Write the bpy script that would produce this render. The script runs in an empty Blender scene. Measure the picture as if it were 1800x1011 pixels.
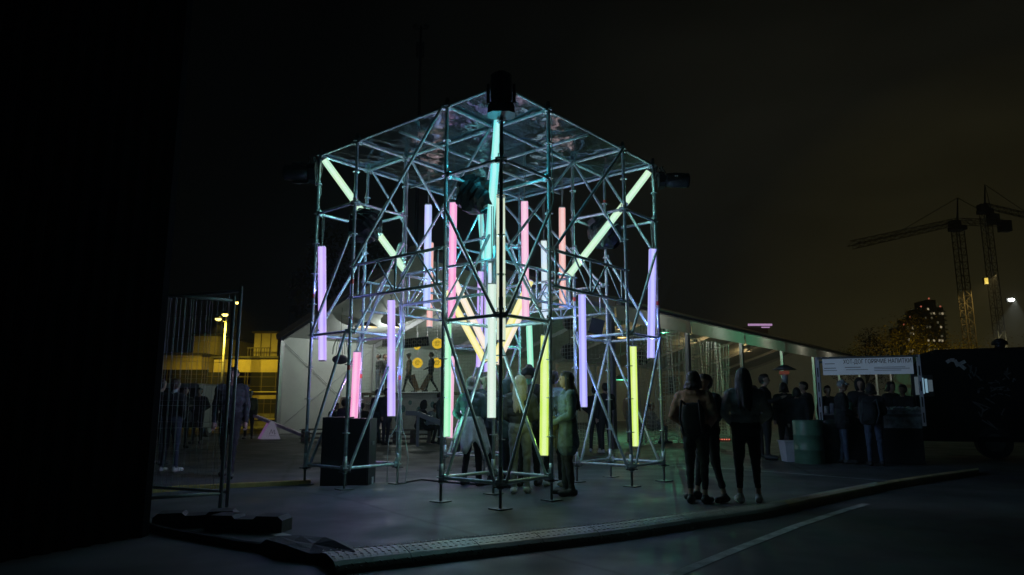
import bpy, bmesh, math, random
import numpy as np
from mathutils import Vector, Matrix
random.seed(7)
SC = bpy.context.scene
COL = SC.collection
# ------------------------------------------------------------------ camera
F_PX, TILT, CAM_H = 1220.8, 0.1675, 1.2076           # focal length in px of an 1800 px wide frame
cd = bpy.data.cameras.new('camera'); cam = bpy.data.objects.new('camera', cd); COL.objects.link(cam)
cd.sensor_width = 36.0; cd.lens = 36.0 * F_PX / 1800.0
cd.clip_start = 0.05; cd.clip_end = 3000
cam.location = (0, 0, CAM_H); cam.rotation_euler = (math.pi / 2 + TILT, 0, 0)
SC.camera = cam
# ------------------------------------------------------------------ night sky
world = bpy.data.worlds.new('World'); SC.world = world; world.use_nodes = True
wn = world.node_tree.nodes; wl = world.node_tree.links
bg = wn['Background']
tc = wn.new('ShaderNodeTexCoord'); sep = wn.new('ShaderNodeSeparateXYZ'); wl.new(tc.outputs['Generated'], sep.inputs[0])
nz = wn.new('ShaderNodeTexNoise'); nz.inputs['Scale'].default_value = 2.2; nz.inputs['Detail'].default_value = 5
wl.new(tc.outputs['Generated'], nz.inputs['Vector'])
mp = wn.new('ShaderNodeMapping'); mp.inputs['Scale'].default_value = (1, 1, 2.6)
wl.new(tc.outputs['Generated'], mp.inputs['Vector']); wl.new(mp.outputs[0], nz.inputs['Vector'])
# city glow: low towards the north-east, thinning with height
dotn = wn.new('ShaderNodeVectorMath'); dotn.operation = 'DOT_PRODUCT'; dotn.inputs[1].default_value = (0.60, 0.80, 0.04)
wl.new(tc.outputs['Generated'], dotn.inputs[0])
ramp = wn.new('ShaderNodeValToRGB'); cr = ramp.color_ramp
cr.elements[0].position = 0.55; cr.elements[0].color = (0.0003, 0.0004, 0.0004, 1)
cr.elements[1].position = 1.0; cr.elements[1].color = (0.036, 0.031, 0.012, 1)
e = cr.elements.new(0.76); e.color = (0.0022, 0.0024, 0.0020, 1)
e = cr.elements.new(0.93); e.color = (0.0092, 0.0092, 0.0062, 1)
wl.new(dotn.outputs['Value'], ramp.inputs[0])
mulc = wn.new('ShaderNodeMixRGB'); mulc.blend_type = 'MULTIPLY'; mulc.inputs[0].default_value = 0.75
cl = wn.new('ShaderNodeValToRGB'); cl.color_ramp.elements[0].position = 0.3; cl.color_ramp.elements[0].color = (0.45, 0.45, 0.45, 1)
cl.color_ramp.elements[1].position = 0.7; cl.color_ramp.elements[1].color = (1.25, 1.25, 1.25, 1)
wl.new(nz.outputs['Fac'], cl.inputs[0]); wl.new(ramp.outputs[0], mulc.inputs[1]); wl.new(cl.outputs[0], mulc.inputs[2])
wl.new(mulc.outputs[0], bg.inputs['Color']); bg.inputs['Strength'].default_value = 1.0
# ------------------------------------------------------------------ view
SC.view_settings.view_transform = 'Standard'; SC.view_settings.look = 'None'
SC.view_settings.exposure = 0.0; SC.view_settings.gamma = 1.0
SC.cycles.use_denoising = True
SC.cycles.sample_clamp_indirect = 3.0
SC.cycles.max_bounces = 6
SC.cycles.transparent_max_bounces = 24
HAZE = 0.0015
TUBE_GAIN = 1.06       # emission of the light tubes
LAMP_GAIN = 9.8        # light thrown by the lamps of the tubes

# ================================================================== helpers
def V(*a): return Vector(a)
def at(x, y, Y):
    """world point seen at photo pixel (x, y) at distance Y in front of the camera"""
    X = (x - 900) / F_PX; v = -(y - 505.5) / F_PX
    d = Vector((X, math.cos(TILT) - v * math.sin(TILT), math.sin(TILT) + v * math.cos(TILT)))
    return Vector((0, 0, CAM_H)) + d * (Y / d.y)
def ground(x, y, z=0.0):
    p = at(x, y, 1.0) - Vector((0, 0, CAM_H))
    return Vector((0, 0, CAM_H)) + p * ((z - CAM_H) / p.z)
def gx(x, Y):
    zc = Y * math.cos(TILT) - CAM_H * math.sin(TILT)
    return Vector(((x - 900) / F_PX * zc, Y, 0))

class MB:
    def __init__(s): s.v = []; s.f = []
    def add(s, vs, fs):
        o = len(s.v); s.v += [Vector(v) for v in vs]; s.f += [tuple(i + o for i in f) for f in fs]; return s
    def tube(s, p0, p1, r, n=8, r1=None, cap=True):
        p0, p1 = Vector(p0), Vector(p1); r1 = r if r1 is None else r1
        d = (p1 - p0); 
        if d.length < 1e-6: return s
        d.normalize(); u = d.orthogonal().normalized(); w = d.cross(u)
        vs = [p0 + (u * math.cos(2*math.pi*i/n) + w * math.sin(2*math.pi*i/n)) * r for i in range(n)]
        vs += [p1 + (u * math.cos(2*math.pi*i/n) + w * math.sin(2*math.pi*i/n)) * r1 for i in range(n)]
        fs = [(i, (i+1) % n, n + (i+1) % n, n + i) for i in range(n)]
        if cap: fs += [tuple(range(n-1, -1, -1)), tuple(range(n, 2*n))]
        return s.add(vs, fs)
    def poly(s, pts, r, n=6):
        for a, b in zip(pts[:-1], pts[1:]): s.tube(a, b, r, n)
        return s
    def box(s, c, size, m=None):
        c = Vector(c); hx, hy, hz = size[0]/2, size[1]/2, size[2]/2
        vs = [Vector((x*hx, y*hy, z*hz)) for x in (-1, 1) for y in (-1, 1) for z in (-1, 1)]
        if m is not None: vs = [m @ v for v in vs]
        return s.add([c + v for v in vs], [(0,1,3,2), (4,6,7,5), (0,4,5,1), (2,3,7,6), (0,2,6,4), (1,5,7,3)])
    def bar(s, p0, p1, w, h, up=(0, 0, 1)):
        """square bar from p0 to p1, w sideways, h along up"""
        p0, p1 = Vector(p0), Vector(p1); d = (p1 - p0).normalized(); up = Vector(up)
        sd = d.cross(up)
        if sd.length < 1e-4: sd = d.cross(Vector((0, 1, 0)))
        sd.normalize(); u2 = sd.cross(d).normalized()
        vs = []
        for p in (p0, p1):
            for a, b in ((-1,-1), (1,-1), (1,1), (-1,1)): vs.append(p + sd*(a*w/2) + u2*(b*h/2))
        return s.add(vs, [(0,1,2,3), (7,6,5,4), (0,4,5,1), (1,5,6,2), (2,6,7,3), (3,7,4,0)])
    def disc(s, c, r, t, n=12, axis=(0, 0, 1)):
        a = Vector(axis).normalized(); return s.tube(Vector(c) - a*t/2, Vector(c) + a*t/2, r, n)
    def ball(s, c, r, seg=12, rings=8, scale=(1, 1, 1)):
        vs = []; fs = []
        for i in range(rings + 1):
            th = math.pi * i / rings
            for j in range(seg):
                ph = 2*math.pi*j/seg
                vs.append(Vector(c) + Vector((r*scale[0]*math.sin(th)*math.cos(ph), r*scale[1]*math.sin(th)*math.sin(ph), r*scale[2]*math.cos(th))))
        for i in range(rings):
            for j in range(seg):
                fs.append((i*seg+j, (i+1)*seg+j, (i+1)*seg+(j+1) % seg, i*seg+(j+1) % seg))
        return s.add(vs, fs)
    def quad(s, a, b, c, d): return s.add([a, b, c, d], [(0, 1, 2, 3)])
    def mesh(s, name, off=Vector((0, 0, 0))):
        me = bpy.data.meshes.new(name); me.from_pydata([tuple(v - off) for v in s.v], [], s.f); me.update(); return me

def props(o, label=None, cat=None, group=None, kind=None):
    if label: o['label'] = label
    if cat: o['category'] = cat
    if group: o['group'] = group
    if kind: o['kind'] = kind
    return o
def thing(name, label, cat, loc=(0, 0, 0), group=None):
    o = bpy.data.objects.new(name, None); COL.objects.link(o); o.location = loc
    o.empty_display_size = 0.2
    return props(o, label, cat, group)
def origin(o):
    l = Vector((0, 0, 0))
    while o is not None: l += Vector(o.location); o = o.parent
    return l
def part(name, mb, m, parent, smooth=False, kind=None):
    me = mb.mesh(name, origin(parent) if parent else Vector((0, 0, 0)))
    me.materials.append(m)
    if smooth: me.polygons.foreach_set('use_smooth', [True]*len(me.polygons))
    o = bpy.data.objects.new(name, me); COL.objects.link(o)
    if parent: o.parent = parent
    if kind: o['kind'] = kind
    return o
def solo(name, mb, m, label, cat, loc=None, group=None, smooth=False):
    loc = Vector(loc) if loc is not None else Vector((0, 0, 0))
    me = mb.mesh(name, loc); me.materials.append(m)
    if smooth: me.polygons.foreach_set('use_smooth', [True]*len(me.polygons))
    o = bpy.data.objects.new(name, me); COL.objects.link(o); o.location = loc
    return props(o, label, cat, group)
def structure(name, mb, m, smooth=False):
    o = part(name, mb, m, None, smooth); o['kind'] = 'structure'; return o
def lamp(name, kind, loc, energy, color, parent=None, radius=0.0, target=None, angle=1.2):
    ld = bpy.data.lights.new(name, kind); ld.energy = energy; ld.color = color; ld.shadow_soft_size = radius
    o = bpy.data.objects.new(name, ld); COL.objects.link(o)
    if kind == 'SPOT': ld.spot_size = angle; ld.spot_blend = 0.6
    if target is not None:
        o.rotation_euler = (Vector(target) - Vector(loc)).to_track_quat('-Z', 'Y').to_euler()
    o.location = Vector(loc) - (origin(parent) if parent else Vector((0, 0, 0)))
    if parent: o.parent = parent
    return o

# ------------------------------------------------------------------ materials
MATS = {}
def mat(name, col, rough=0.6, metal=0.0, var=0.25, scale=6.0, bump=0.0, bscale=60.0, spec=0.5, coords='Object'):
    if name in MATS: return MATS[name]
    m = bpy.data.materials.new(name); m.use_nodes = True; MATS[name] = m
    n = m.node_tree.nodes; l = m.node_tree.links; b = n['Principled BSDF']
    b.inputs['Roughness'].default_value = rough; b.inputs['Metallic'].default_value = metal
    b.inputs['Specular IOR Level'].default_value = spec
    t = n.new('ShaderNodeTexCoord')
    if var > 0:
        z = n.new('ShaderNodeTexNoise'); z.inputs['Scale'].default_value = scale; z.inputs['Detail'].default_value = 6
        z.inputs['Roughness'].default_value = 0.65
        l.new(t.outputs[coords], z.inputs['Vector'])
        r = n.new('ShaderNodeValToRGB')
        r.color_ramp.elements[0].position = 0.3; r.color_ramp.elements[1].position = 0.72
        r.color_ramp.elements[0].color = tuple(c*(1-var) for c in col) + (1,)
        r.color_ramp.elements[1].color = tuple(min(1, c*(1+var)) for c in col) + (1,)
        l.new(z.outputs['Fac'], r.inputs[0]); l.new(r.outputs[0], b.inputs['Base Color'])
    else: b.inputs['Base Color'].default_value = tuple(col) + (1,)
    if bump > 0:
        z2 = n.new('ShaderNodeTexNoise'); z2.inputs['Scale'].default_value = bscale; z2.inputs['Detail'].default_value = 4
        l.new(t.outputs[coords], z2.inputs['Vector'])
        bp = n.new('ShaderNodeBump'); bp.inputs['Strength'].default_value = bump; bp.inputs['Distance'].default_value = 0.02
        l.new(z2.outputs['Fac'], bp.inputs['Height']); l.new(bp.outputs[0], b.inputs['Normal'])
    return m
def emit(name, col, strength=1.0):
    if name in MATS: return MATS[name]
    m = bpy.data.materials.new(name); m.use_nodes = True; MATS[name] = m
    b = m.node_tree.nodes['Principled BSDF']; b.inputs['Base Color'].default_value = (0.02, 0.02, 0.02, 1)
    b.inputs['Roughness'].default_value = 0.5
    b.inputs['Emission Color'].default_value = tuple(col) + (1,); b.inputs['Emission Strength'].default_value = strength
    return m
def tube_mat(name, col, col2=None):
    """lit diffuser: coloured towards its edges, paler over the LED strip in the middle of each side, faintly cloudy"""
    if name in MATS: return MATS[name]
    m = bpy.data.materials.new(name); m.use_nodes = True; MATS[name] = m
    n = m.node_tree.nodes; l = m.node_tree.links; n.remove(n['Principled BSDF'])
    em = n.new('ShaderNodeEmission'); l.new(em.outputs[0], n['Material Output'].inputs['Surface'])
    t = n.new('ShaderNodeTexCoord'); z = n.new('ShaderNodeTexNoise'); z.inputs['Scale'].default_value = 2.3; z.inputs['Detail'].default_value = 1
    l.new(t.outputs['Object'], z.inputs['Vector'])
    r = n.new('ShaderNodeValToRGB'); r.color_ramp.elements[0].position = 0.35; r.color_ramp.elements[1].position = 0.65
    c2 = col2 or tuple(c*0.88 for c in col)
    r.color_ramp.elements[0].color = tuple(col) + (1,); r.color_ramp.elements[1].color = tuple(c2) + (1,)
    l.new(z.outputs['Fac'], r.inputs[0])
    at_ = n.new('ShaderNodeAttribute'); at_.attribute_name = 'core'
    hot = n.new('ShaderNodeMixRGB'); hot.blend_type = 'MIX'; hot.inputs[2].default_value = tuple(min(1.0, .56 + .50*c) for c in col) + (1,)
    fac = n.new('ShaderNodeMath'); fac.operation = 'MULTIPLY'; fac.inputs[1].default_value = 0.62
    l.new(at_.outputs['Fac'], fac.inputs[0]); l.new(fac.outputs[0], hot.inputs[0]); l.new(r.outputs[0], hot.inputs[1])
    l.new(hot.outputs[0], em.inputs['Color']); em.inputs['Strength'].default_value = TUBE_GAIN
    return m

STEEL = mat('galvanised_steel', (0.50, 0.57, 0.58), 0.42, 0.5, 0.32, 14, 0.2, 90)
STEEL_DARK = mat('worn_dark_steel', (0.16, 0.17, 0.17), 0.5, 0.5, 0.3, 12)
RED_PAINT = mat('red_paint_band', (0.55, 0.06, 0.04), 0.5, 0, 0.2)
BLACK = mat('black_plastic', (0.009, 0.009, 0.010), 0.45, 0, 0.3, 9)
BAG = mat('black_rain_bag', (0.008, 0.008, 0.009), 0.42, 0, 0.3, 12, 0.6, 14, spec=0.2)
ROPE = mat('hemp_rope', (0.30, 0.29, 0.26), 0.9, 0, 0.3, 40)
CABLE = mat('pale_cable', (0.45, 0.46, 0.46), 0.6, 0, 0.2, 20)
CABLE_BLACK = mat('black_cable', (0.02, 0.02, 0.02), 0.5, 0, 0.2, 20)
RUBBER = mat('dark_rubber', (0.035, 0.036, 0.038), 0.7, 0, 0.3, 10, 0.3, 40)
CONCRETE = mat('dirty_concrete', (0.16, 0.155, 0.15), 0.9, 0, 0.35, 5, 0.4, 30)

# ================================================================== ground
def asphalt():
    m = bpy.data.materials.new('asphalt'); m.use_nodes = True
    n = m.node_tree.nodes; l = m.node_tree.links; b = n['Principled BSDF']
    t = n.new('ShaderNodeTexCoord')
    z = n.new('ShaderNodeTexNoise'); z.inputs['Scale'].default_value = 0.55; z.inputs['Detail'].default_value = 9; z.inputs['Roughness'].default_value = 0.62
    g = n.new('ShaderNodeTexNoise'); g.inputs['Scale'].default_value = 150; g.inputs['Detail'].default_value = 3
    w = n.new('ShaderNodeTexVoronoi'); w.feature = 'DISTANCE_TO_EDGE'; w.inputs['Scale'].default_value = 0.16
    for q in (z, g): l.new(t.outputs['Object'], q.inputs['Vector'])
    dm = n.new('ShaderNodeMixRGB'); dm.inputs[0].default_value = 0.12
    z3 = n.new('ShaderNodeTexNoise'); z3.inputs['Scale'].default_value = 1.4; z3.inputs['Detail'].default_value = 5
    l.new(t.outputs['Object'], z3.inputs['Vector']); l.new(t.outputs['Object'], dm.inputs[1]); l.new(z3.outputs['Color'], dm.inputs[2])
    l.new(dm.outputs[0], w.inputs['Vector'])
    r = n.new('ShaderNodeValToRGB'); r.color_ramp.elements[0].position = 0.3; r.color_ramp.elements[1].position = 0.72
    r.color_ramp.elements[0].color = (0.036, 0.040, 0.043, 1); r.color_ramp.elements[1].color = (0.145, 0.147, 0.145, 1)
    l.new(z.outputs['Fac'], r.inputs[0])
    mx = n.new('ShaderNodeMixRGB'); mx.blend_type = 'MULTIPLY'; mx.inputs[0].default_value = 0.6
    gr = n.new('ShaderNodeValToRGB'); gr.color_ramp.elements[0].position = 0.36; gr.color_ramp.elements[0].color = (0.5, 0.5, 0.5, 1)
    gr.color_ramp.elements[1].position = 0.62; gr.color_ramp.elements[1].color = (1.3, 1.3, 1.3, 1)
    l.new(g.outputs['Fac'], gr.inputs[0]); l.new(r.outputs[0], mx.inputs[1]); l.new(gr.outputs[0], mx.inputs[2])
    ck = n.new('ShaderNodeValToRGB'); ck.color_ramp.elements[0].position = 0.0; ck.color_ramp.elements[0].color = (0.22, 0.22, 0.22, 1)
    ck.color_ramp.elements[1].position = 0.006; ck.color_ramp.elements[1].color = (1, 1, 1, 1)
    l.new(w.outputs['Distance'], ck.inputs[0])
    m2 = n.new('ShaderNodeMixRGB'); m2.blend_type = 'MULTIPLY'; m2.inputs[0].default_value = 0.8
    l.new(mx.outputs[0], m2.inputs[1]); l.new(ck.outputs[0], m2.inputs[2]); l.new(m2.outputs[0], b.inputs['Base Color'])
    rr = n.new('ShaderNodeMapRange'); rr.inputs[1].default_value = 0.3; rr.inputs[2].default_value = 0.7
    rr.inputs[3].default_value = 0.42; rr.inputs[4].default_value = 0.75
    l.new(z3.outputs['Fac'], rr.inputs[0]); l.new(rr.outputs[0], b.inputs['Roughness'])
    bp = n.new('ShaderNodeBump'); bp.inputs['Strength'].default_value = 0.5; bp.inputs['Distance'].default_value = 0.008
    l.new(g.outputs['Fac'], bp.inputs['Height']); l.new(bp.outputs[0], b.inputs['Normal'])
    return m
ASPHALT = asphalt()
gm = MB(); gm.quad((-900, -60, 0), (900, -60, 0), (900, 1500, 0), (-900, 1500, 0)); structure('ground', gm, ASPHALT)
PAINT = mat('worn_white_road_paint', (0.52, 0.52, 0.50), 0.75, 0, 0.5, 7, 0.3, 80)
PAINT_Y = mat('worn_yellow_road_paint', (0.46, 0.33, 0.10), 0.8, 0, 0.45, 5, 0.3, 60)
def strip(pts, w, z):
    mb = MB(); L = []
    for i, p in enumerate(pts):
        d = (pts[min(i+1, len(pts)-1)] - pts[max(i-1, 0)]).normalized(); s = Vector((-d.y, d.x, 0))
        L.append((p + s*w/2 + V(0, 0, z), p - s*w/2 + V(0, 0, z)))
    for a, b in zip(L[:-1], L[1:]): mb.quad(a[1], b[1], b[0], a[0])
    return mb
structure('painted_line', strip([ground(1150, 1035), ground(1190, 1009), ground(1290, 968), ground(1400, 925), ground(1470, 902), ground(1522, 886)], 0.10, 0.004), PAINT)
structure('painted_line', strip([ground(1120, 815), ground(1250, 822), ground(1400, 833), ground(1565, 846)], 0.06, 0.004), PAINT)
structure('painted_line', strip([ground(475, 935), ground(530, 952), ground(585, 966)], 0.13, 0.004), PAINT)
kb = MB(); kp = [ground(150, 874), ground(235, 868), ground(330, 861), ground(430, 856), ground(545, 851)]
for a, b in zip(kp[:-1], kp[1:]): kb.bar(a + V(0, 0, 0.03), b + V(0, 0, 0.03), 0.16, 0.06)
structure('kerb', kb, PAINT_Y)

# ================================================================== scaffold
SX, SY, SANG = -0.1368, 8.4549, 0.7009
def S(a, b, z=0.0):
    return Vector((SX - a*math.cos(SANG) + b*math.sin(SANG), SY + a*math.sin(SANG) + b*math.cos(SANG), z))
Z1 = 0.30
scaf = thing('scaffold', 'square galvanised tube scaffold with four corner towers hung with coloured light tubes', 'scaffold', S(2, 2))
ros_me = MB().disc((0, 0, 0), 0.058, 0.011, 12).mesh('rosette'); ros_me.materials.append(STEEL)
TOW = [(0, 1), (3, 4)]
corner = [(a, b) for a in (0, 1, 3, 4) for b in (0, 1, 3, 4)]
for a, b in corner:
    top = 5.42
    p = part('post', MB().tube(S(a, b, 0.22), S(a, b, top), 0.0245, 12), STEEL, scaf, True)
    # sleeve and spigot joints
    for z0, z1 in ((0.24, 0.47), (2.36, 2.52), (4.36, 4.5)):
        part('sleeve', MB().tube(S(a, b, z0), S(a, b, z1), 0.029, 12), STEEL, p, True)
    part('base_jack', MB().tube(S(a, b, 0.01), S(a, b, 0.30), 0.018, 8).disc(S(a, b, 0.25), 0.045, 0.03, 6).bar(S(a, b, 0.25) + V(-.09, 0, 0), S(a, b, 0.25) + V(.09, 0, 0), 0.014, 0.014), STEEL_DARK, p)
    m = Matrix.Rotation(-SANG + random.uniform(-.2, .2), 3, 'Z')
    part('base_plate', MB().box(S(a, b, 0.008), (0.20, 0.20, 0.012), m), STEEL_DARK, p)
    for k in range(11):
        o = bpy.data.objects.new('rosette', ros_me); COL.objects.link(o); o.parent = p
        o.location = S(a, b, Z1 + 0.5*k) - origin(scaf)
def ledger(p0, p1, r=0.0225):
    p0, p1 = Vector(p0), Vector(p1); d = (p1 - p0).normalized()
    mb = MB().tube(p0 + d*0.045, p1 - d*0.045, r, 10)
    mb.bar(p0 + d*0.028, p0 + d*0.085, 0.046, 0.075); mb.bar(p1 - d*0.085, p1 - d*0.028, 0.046, 0.075)
    mb.box(p0 + d*0.05 + V(0, 0, 0.03), (0.012, 0.012, 0.12)); mb.box(p1 - d*0.05 + V(0, 0, 0.03), (0.012, 0.012, 0.12))
    return part('ledger', mb, STEEL, scaf, False)
for (a0, a1) in TOW:
    for (b0, b1) in TOW:
        for z in (0, 2, 4, 5):
            ledger(S(a0, b0, Z1+z), S(a1, b0, Z1+z)); ledger(S(a0, b1, Z1+z), S(a1, b1, Z1+z))
            ledger(S(a0, b0, Z1+z), S(a0, b1, Z1+z)); ledger(S(a1, b0, Z1+z), S(a1, b1, Z1+z))
for q in (0, 1, 3, 4):
    ledger(S(1, q, Z1+5), S(3, q, Z1+5)); ledger(S(q, 1, Z1+5), S(q, 3, Z1+5))
for q in (2,):
    for (u0, u1) in ((0.0, 1.0), (1.0, 3.0), (3.0, 4.0)):
        part('roof_purlin', MB().tube(S(u0, q, Z1+4.945), S(u1, q, Z1+4.945), 0.0225, 10), STEEL, scaf, True)
        part('roof_purlin', MB().tube(S(q, u0, Z1+4.895), S(q, u1, Z1+4.895), 0.0225, 10), STEEL, scaf, True)
part('roof_purlin', MB().tube(S(1, 1, Z1+4.83), S(3, 3, Z1+4.83), 0.0225, 10), STEEL, scaf, True)
def brace(p0, p1, off=0.045):
    p0, p1 = Vector(p0), Vector(p1); d = (p1 - p0).normalized(); h = Vector((d.x, d.y, 0)).normalized(); s = Vector((h.y, -h.x, 0))
    if s.dot(Vector((0, -1, 0))) < 0: s = -s
    q0, q1 = p0 + s*off + h*0.05, p1 + s*off - h*0.05
    mb = MB().tube(q0, q1, 0.0215, 10)
    mb.box(q0 - s*0.02, (0.05, 0.05, 0.07)); mb.box(q1 - s*0.02, (0.05, 0.05, 0.07))
    return part('diagonal_brace', mb, STEEL, scaf, False)
def D(a0, b0, z0, a1, b1, z1): return brace(S(a0, b0, Z1+z0), S(a1, b1, Z1+z1))
# near tower
D(1,0,2.0, 0,0,0.0); D(1,1,2.0, 1,0,0.0); D(0,1,2.0, 0,0,0.0); D(1,1,2.0, 0,1,0.0)
D(1,0,3.5, 0,0,2.0); D(1,1,3.5, 1,0,2.0); D(0,0,2.0, 0,1,3.5); D(1,1,3.5, 0,1,2.0)
# left tower
D(3,1,2.0, 3,0,0.0); D(3,0,2.0, 4,0,0.0); D(4,1,2.0, 4,0,0.0); D(4,1,0.0, 3,1,2.0)
D(3,0,3.5, 4,0,2.0); D(4,1,3.5, 4,0,2.0); D(3,0,2.0, 3,1,3.5); D(4,1,2.0, 3,1,3.5)
# right tower
D(1,3,2.0, 0,3,0.0); D(0,4,2.0, 0,3,0.0); D(1,4,2.0, 0,4,0.0); D(1,4,2.0, 1,3,0.0)
D(0,4,3.5, 0,3,2.0); D(1,4,5.0, 0,4,3.5); D(1,3,5.0, 0,3,3.5); D(1,4,3.5, 0,4,2.0); D(1,3,3.5, 0,3,2.0)
# far tower
D(3,3,2.0, 3,4,0.0); D(4,3,2.0, 3,3,0.0); D(4,4,2.0, 4,3,0.0); D(3,4,2.0, 4,4,0.0)
D(3,3,3.5, 3,4,2.0); D(4,3,3.5, 3,3,2.0); D(3,4,3.5, 4,4,2.0); D(3,3,5.0, 3,4,3.5); D(4,4,5.0, 4,3,3.5)
# long braces in the bays above the girders
D(1,0,5.0, 3,0,3.0); D(0,1,3.0, 0,3,5.0); D(1,1,5.0, 3,1,3.0); D(1,1,3.0, 1,3,5.0)
D(3,1,5.0, 3,3,3.0); D(4,1,5.0, 4,3,3.0); D(1,3,3.0, 3,3,5.0); D(1,4,3.0, 3,4,5.0)
def girder(p0, p1):
    p0, p1 = Vector(p0), Vector(p1); d = (p1-p0).normalized(); L = (p1-p0).length
    g = part('lattice_girder', MB().tube(p0 + V(0,0,.5) + d*.045, p1 + V(0,0,.5) - d*.045, 0.0225, 10), STEEL, scaf, True)
    part('chord', MB().tube(p0 + d*.045, p1 - d*.045, 0.0225, 10), STEEL, g, True)
    n = 2
    for i in range(3):
        q = p0 + d*(0.14 + i*(L-0.28)/2)
        part('upright', MB().tube(q + V(0,0,.01), q + V(0,0,.49), 0.0165, 8), STEEL, g, True)
    for i in range(2):
        x0 = 0.14 + i*(L-0.28)/2; xm = x0 + (L-0.28)/4; x1 = x0 + (L-0.28)/2
        part('web_brace', MB().tube(p0 + d*(x0+.03) + V(0,0,.01), p0 + d*xm + V(0,0,.49), 0.0135, 8), STEEL, g, True)
        part('web_brace', MB().tube(p0 + d*(xm+.02) + V(0,0,.49), p0 + d*(x1-.03) + V(0,0,.01), 0.0135, 8), STEEL, g, True)
for q in (0, 1, 3, 4):
    girder(S(3, q, Z1+2.5), S(1, q, Z1+2.5)); girder(S(q, 1, Z1+2.5), S(q, 3, Z1+2.5))
# red paint marks on the tubes
for (a, b, z) in ((3,0,4.35), (3,0,3.02), (3,0,1.72), (4,0,2.9), (3,1,1.6), (0,4,2.85), (1,4,4.8), (4,1,1.65), (1,3,2.9)):
    part('paint_band', MB().tube(S(a, b, z), S(a, b, z+0.07), 0.0252, 12, cap=False), RED_PAINT, scaf, True)

# ------------------------------------------------------------------ clear roof film
def film_mat():
    m = bpy.data.materials.new('clear_plastic_film'); m.use_nodes = True
    n = m.node_tree.nodes; l = m.node_tree.links; n.remove(n['Principled BSDF'])
    out = n['Material Output']; tr = n.new('ShaderNodeBsdfTransparent'); tr.inputs[0].default_value = (0.93, 0.94, 0.95, 1)
    gl = n.new('ShaderNodeBsdfGlossy'); gl.inputs['Roughness'].default_value = 0.02; gl.inputs['Color'].default_value = (0.70, 0.90, 1.0, 1)
    di = n.new('ShaderNodeBsdfTranslucent'); di.inputs['Color'].default_value = (0.55, 0.57, 0.6, 1)
    lw = n.new('ShaderNodeLayerWeight'); lw.inputs['Blend'].default_value = 0.45
    t = n.new('ShaderNodeTexCoord'); z = n.new('ShaderNodeTexNoise'); z.inputs['Scale'].default_value = 5.5; z.inputs['Detail'].default_value = 4; z.inputs['Distortion'].default_value = 1.2
    l.new(t.outputs['Object'], z.inputs['Vector'])
    bp = n.new('ShaderNodeBump'); bp.inputs['Strength'].default_value = 0.22; bp.inputs['Distance'].default_value = 0.05
    l.new(z.outputs['Fac'], bp.inputs['Height']); l.new(bp.outputs[0], gl.inputs['Normal']); l.new(bp.outputs[0], lw.inputs['Normal'])
    mr = n.new('ShaderNodeMapRange'); mr.inputs[3].default_value = 0.27; mr.inputs[4].default_value = 0.92
    l.new(lw.outputs['Fresnel'], mr.inputs[0])
    m1 = n.new('ShaderNodeMixShader'); m1.inputs[0].default_value = 0.025
    l.new(tr.outputs[0], m1.inputs[1]); l.new(di.outputs[0], m1.inputs[2])
    m2 = n.new('ShaderNodeMixShader'); l.new(mr.outputs[0], m2.inputs[0]); l.new(m1.outputs[0], m2.inputs[1]); l.new(gl.outputs[0], m2.inputs[2])
    l.new(m2.outputs[0], out.inputs['Surface'])
    return m
FILM = film_mat()
from mathutils import noise as mn
fm = MB(); N = 72; vs = []
for i in range(N+1):
    for j in range(N+1):
        a = 0.0 + 4.0*i/N; b = 0.0 + 4.0*j/N
        # the film lies over the tubes and sags between them
        da = min(abs(a-k) for k in (0, 1, 2, 3, 4)); db = min(abs(b-k) for k in (0, 1, 2, 3, 4))
        sag = 0.075*min(1, da*2.2)*min(1, db*2.2)
        w = mn.fractal(Vector((a*2.1, b*2.1, 3.0)), 1.0, 2.0, 4)*0.022 + mn.noise(Vector((a*7+b*2, b*1.3-a, 1.0)))*0.012
        edge = 0.0; inn = min(1, 3*min(a, b, 4-a, 4-b))
        vs.append(S(a, b, Z1 + 5.026 - (sag*.5*(0.6+0.4*mn.noise(Vector((a, b, 9)))) - w)*inn))
fs = [(i*(N+1)+j, (i+1)*(N+1)+j, (i+1)*(N+1)+j+1, i*(N+1)+j+1) for i in range(N) for j in range(N)]
fm.add(vs, fs)
solo('plastic_sheet', fm, FILM, 'wrinkled clear plastic sheet stretched over the top of the scaffold', 'sheet', S(2, 2, Z1+5.14), smooth=True)

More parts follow.
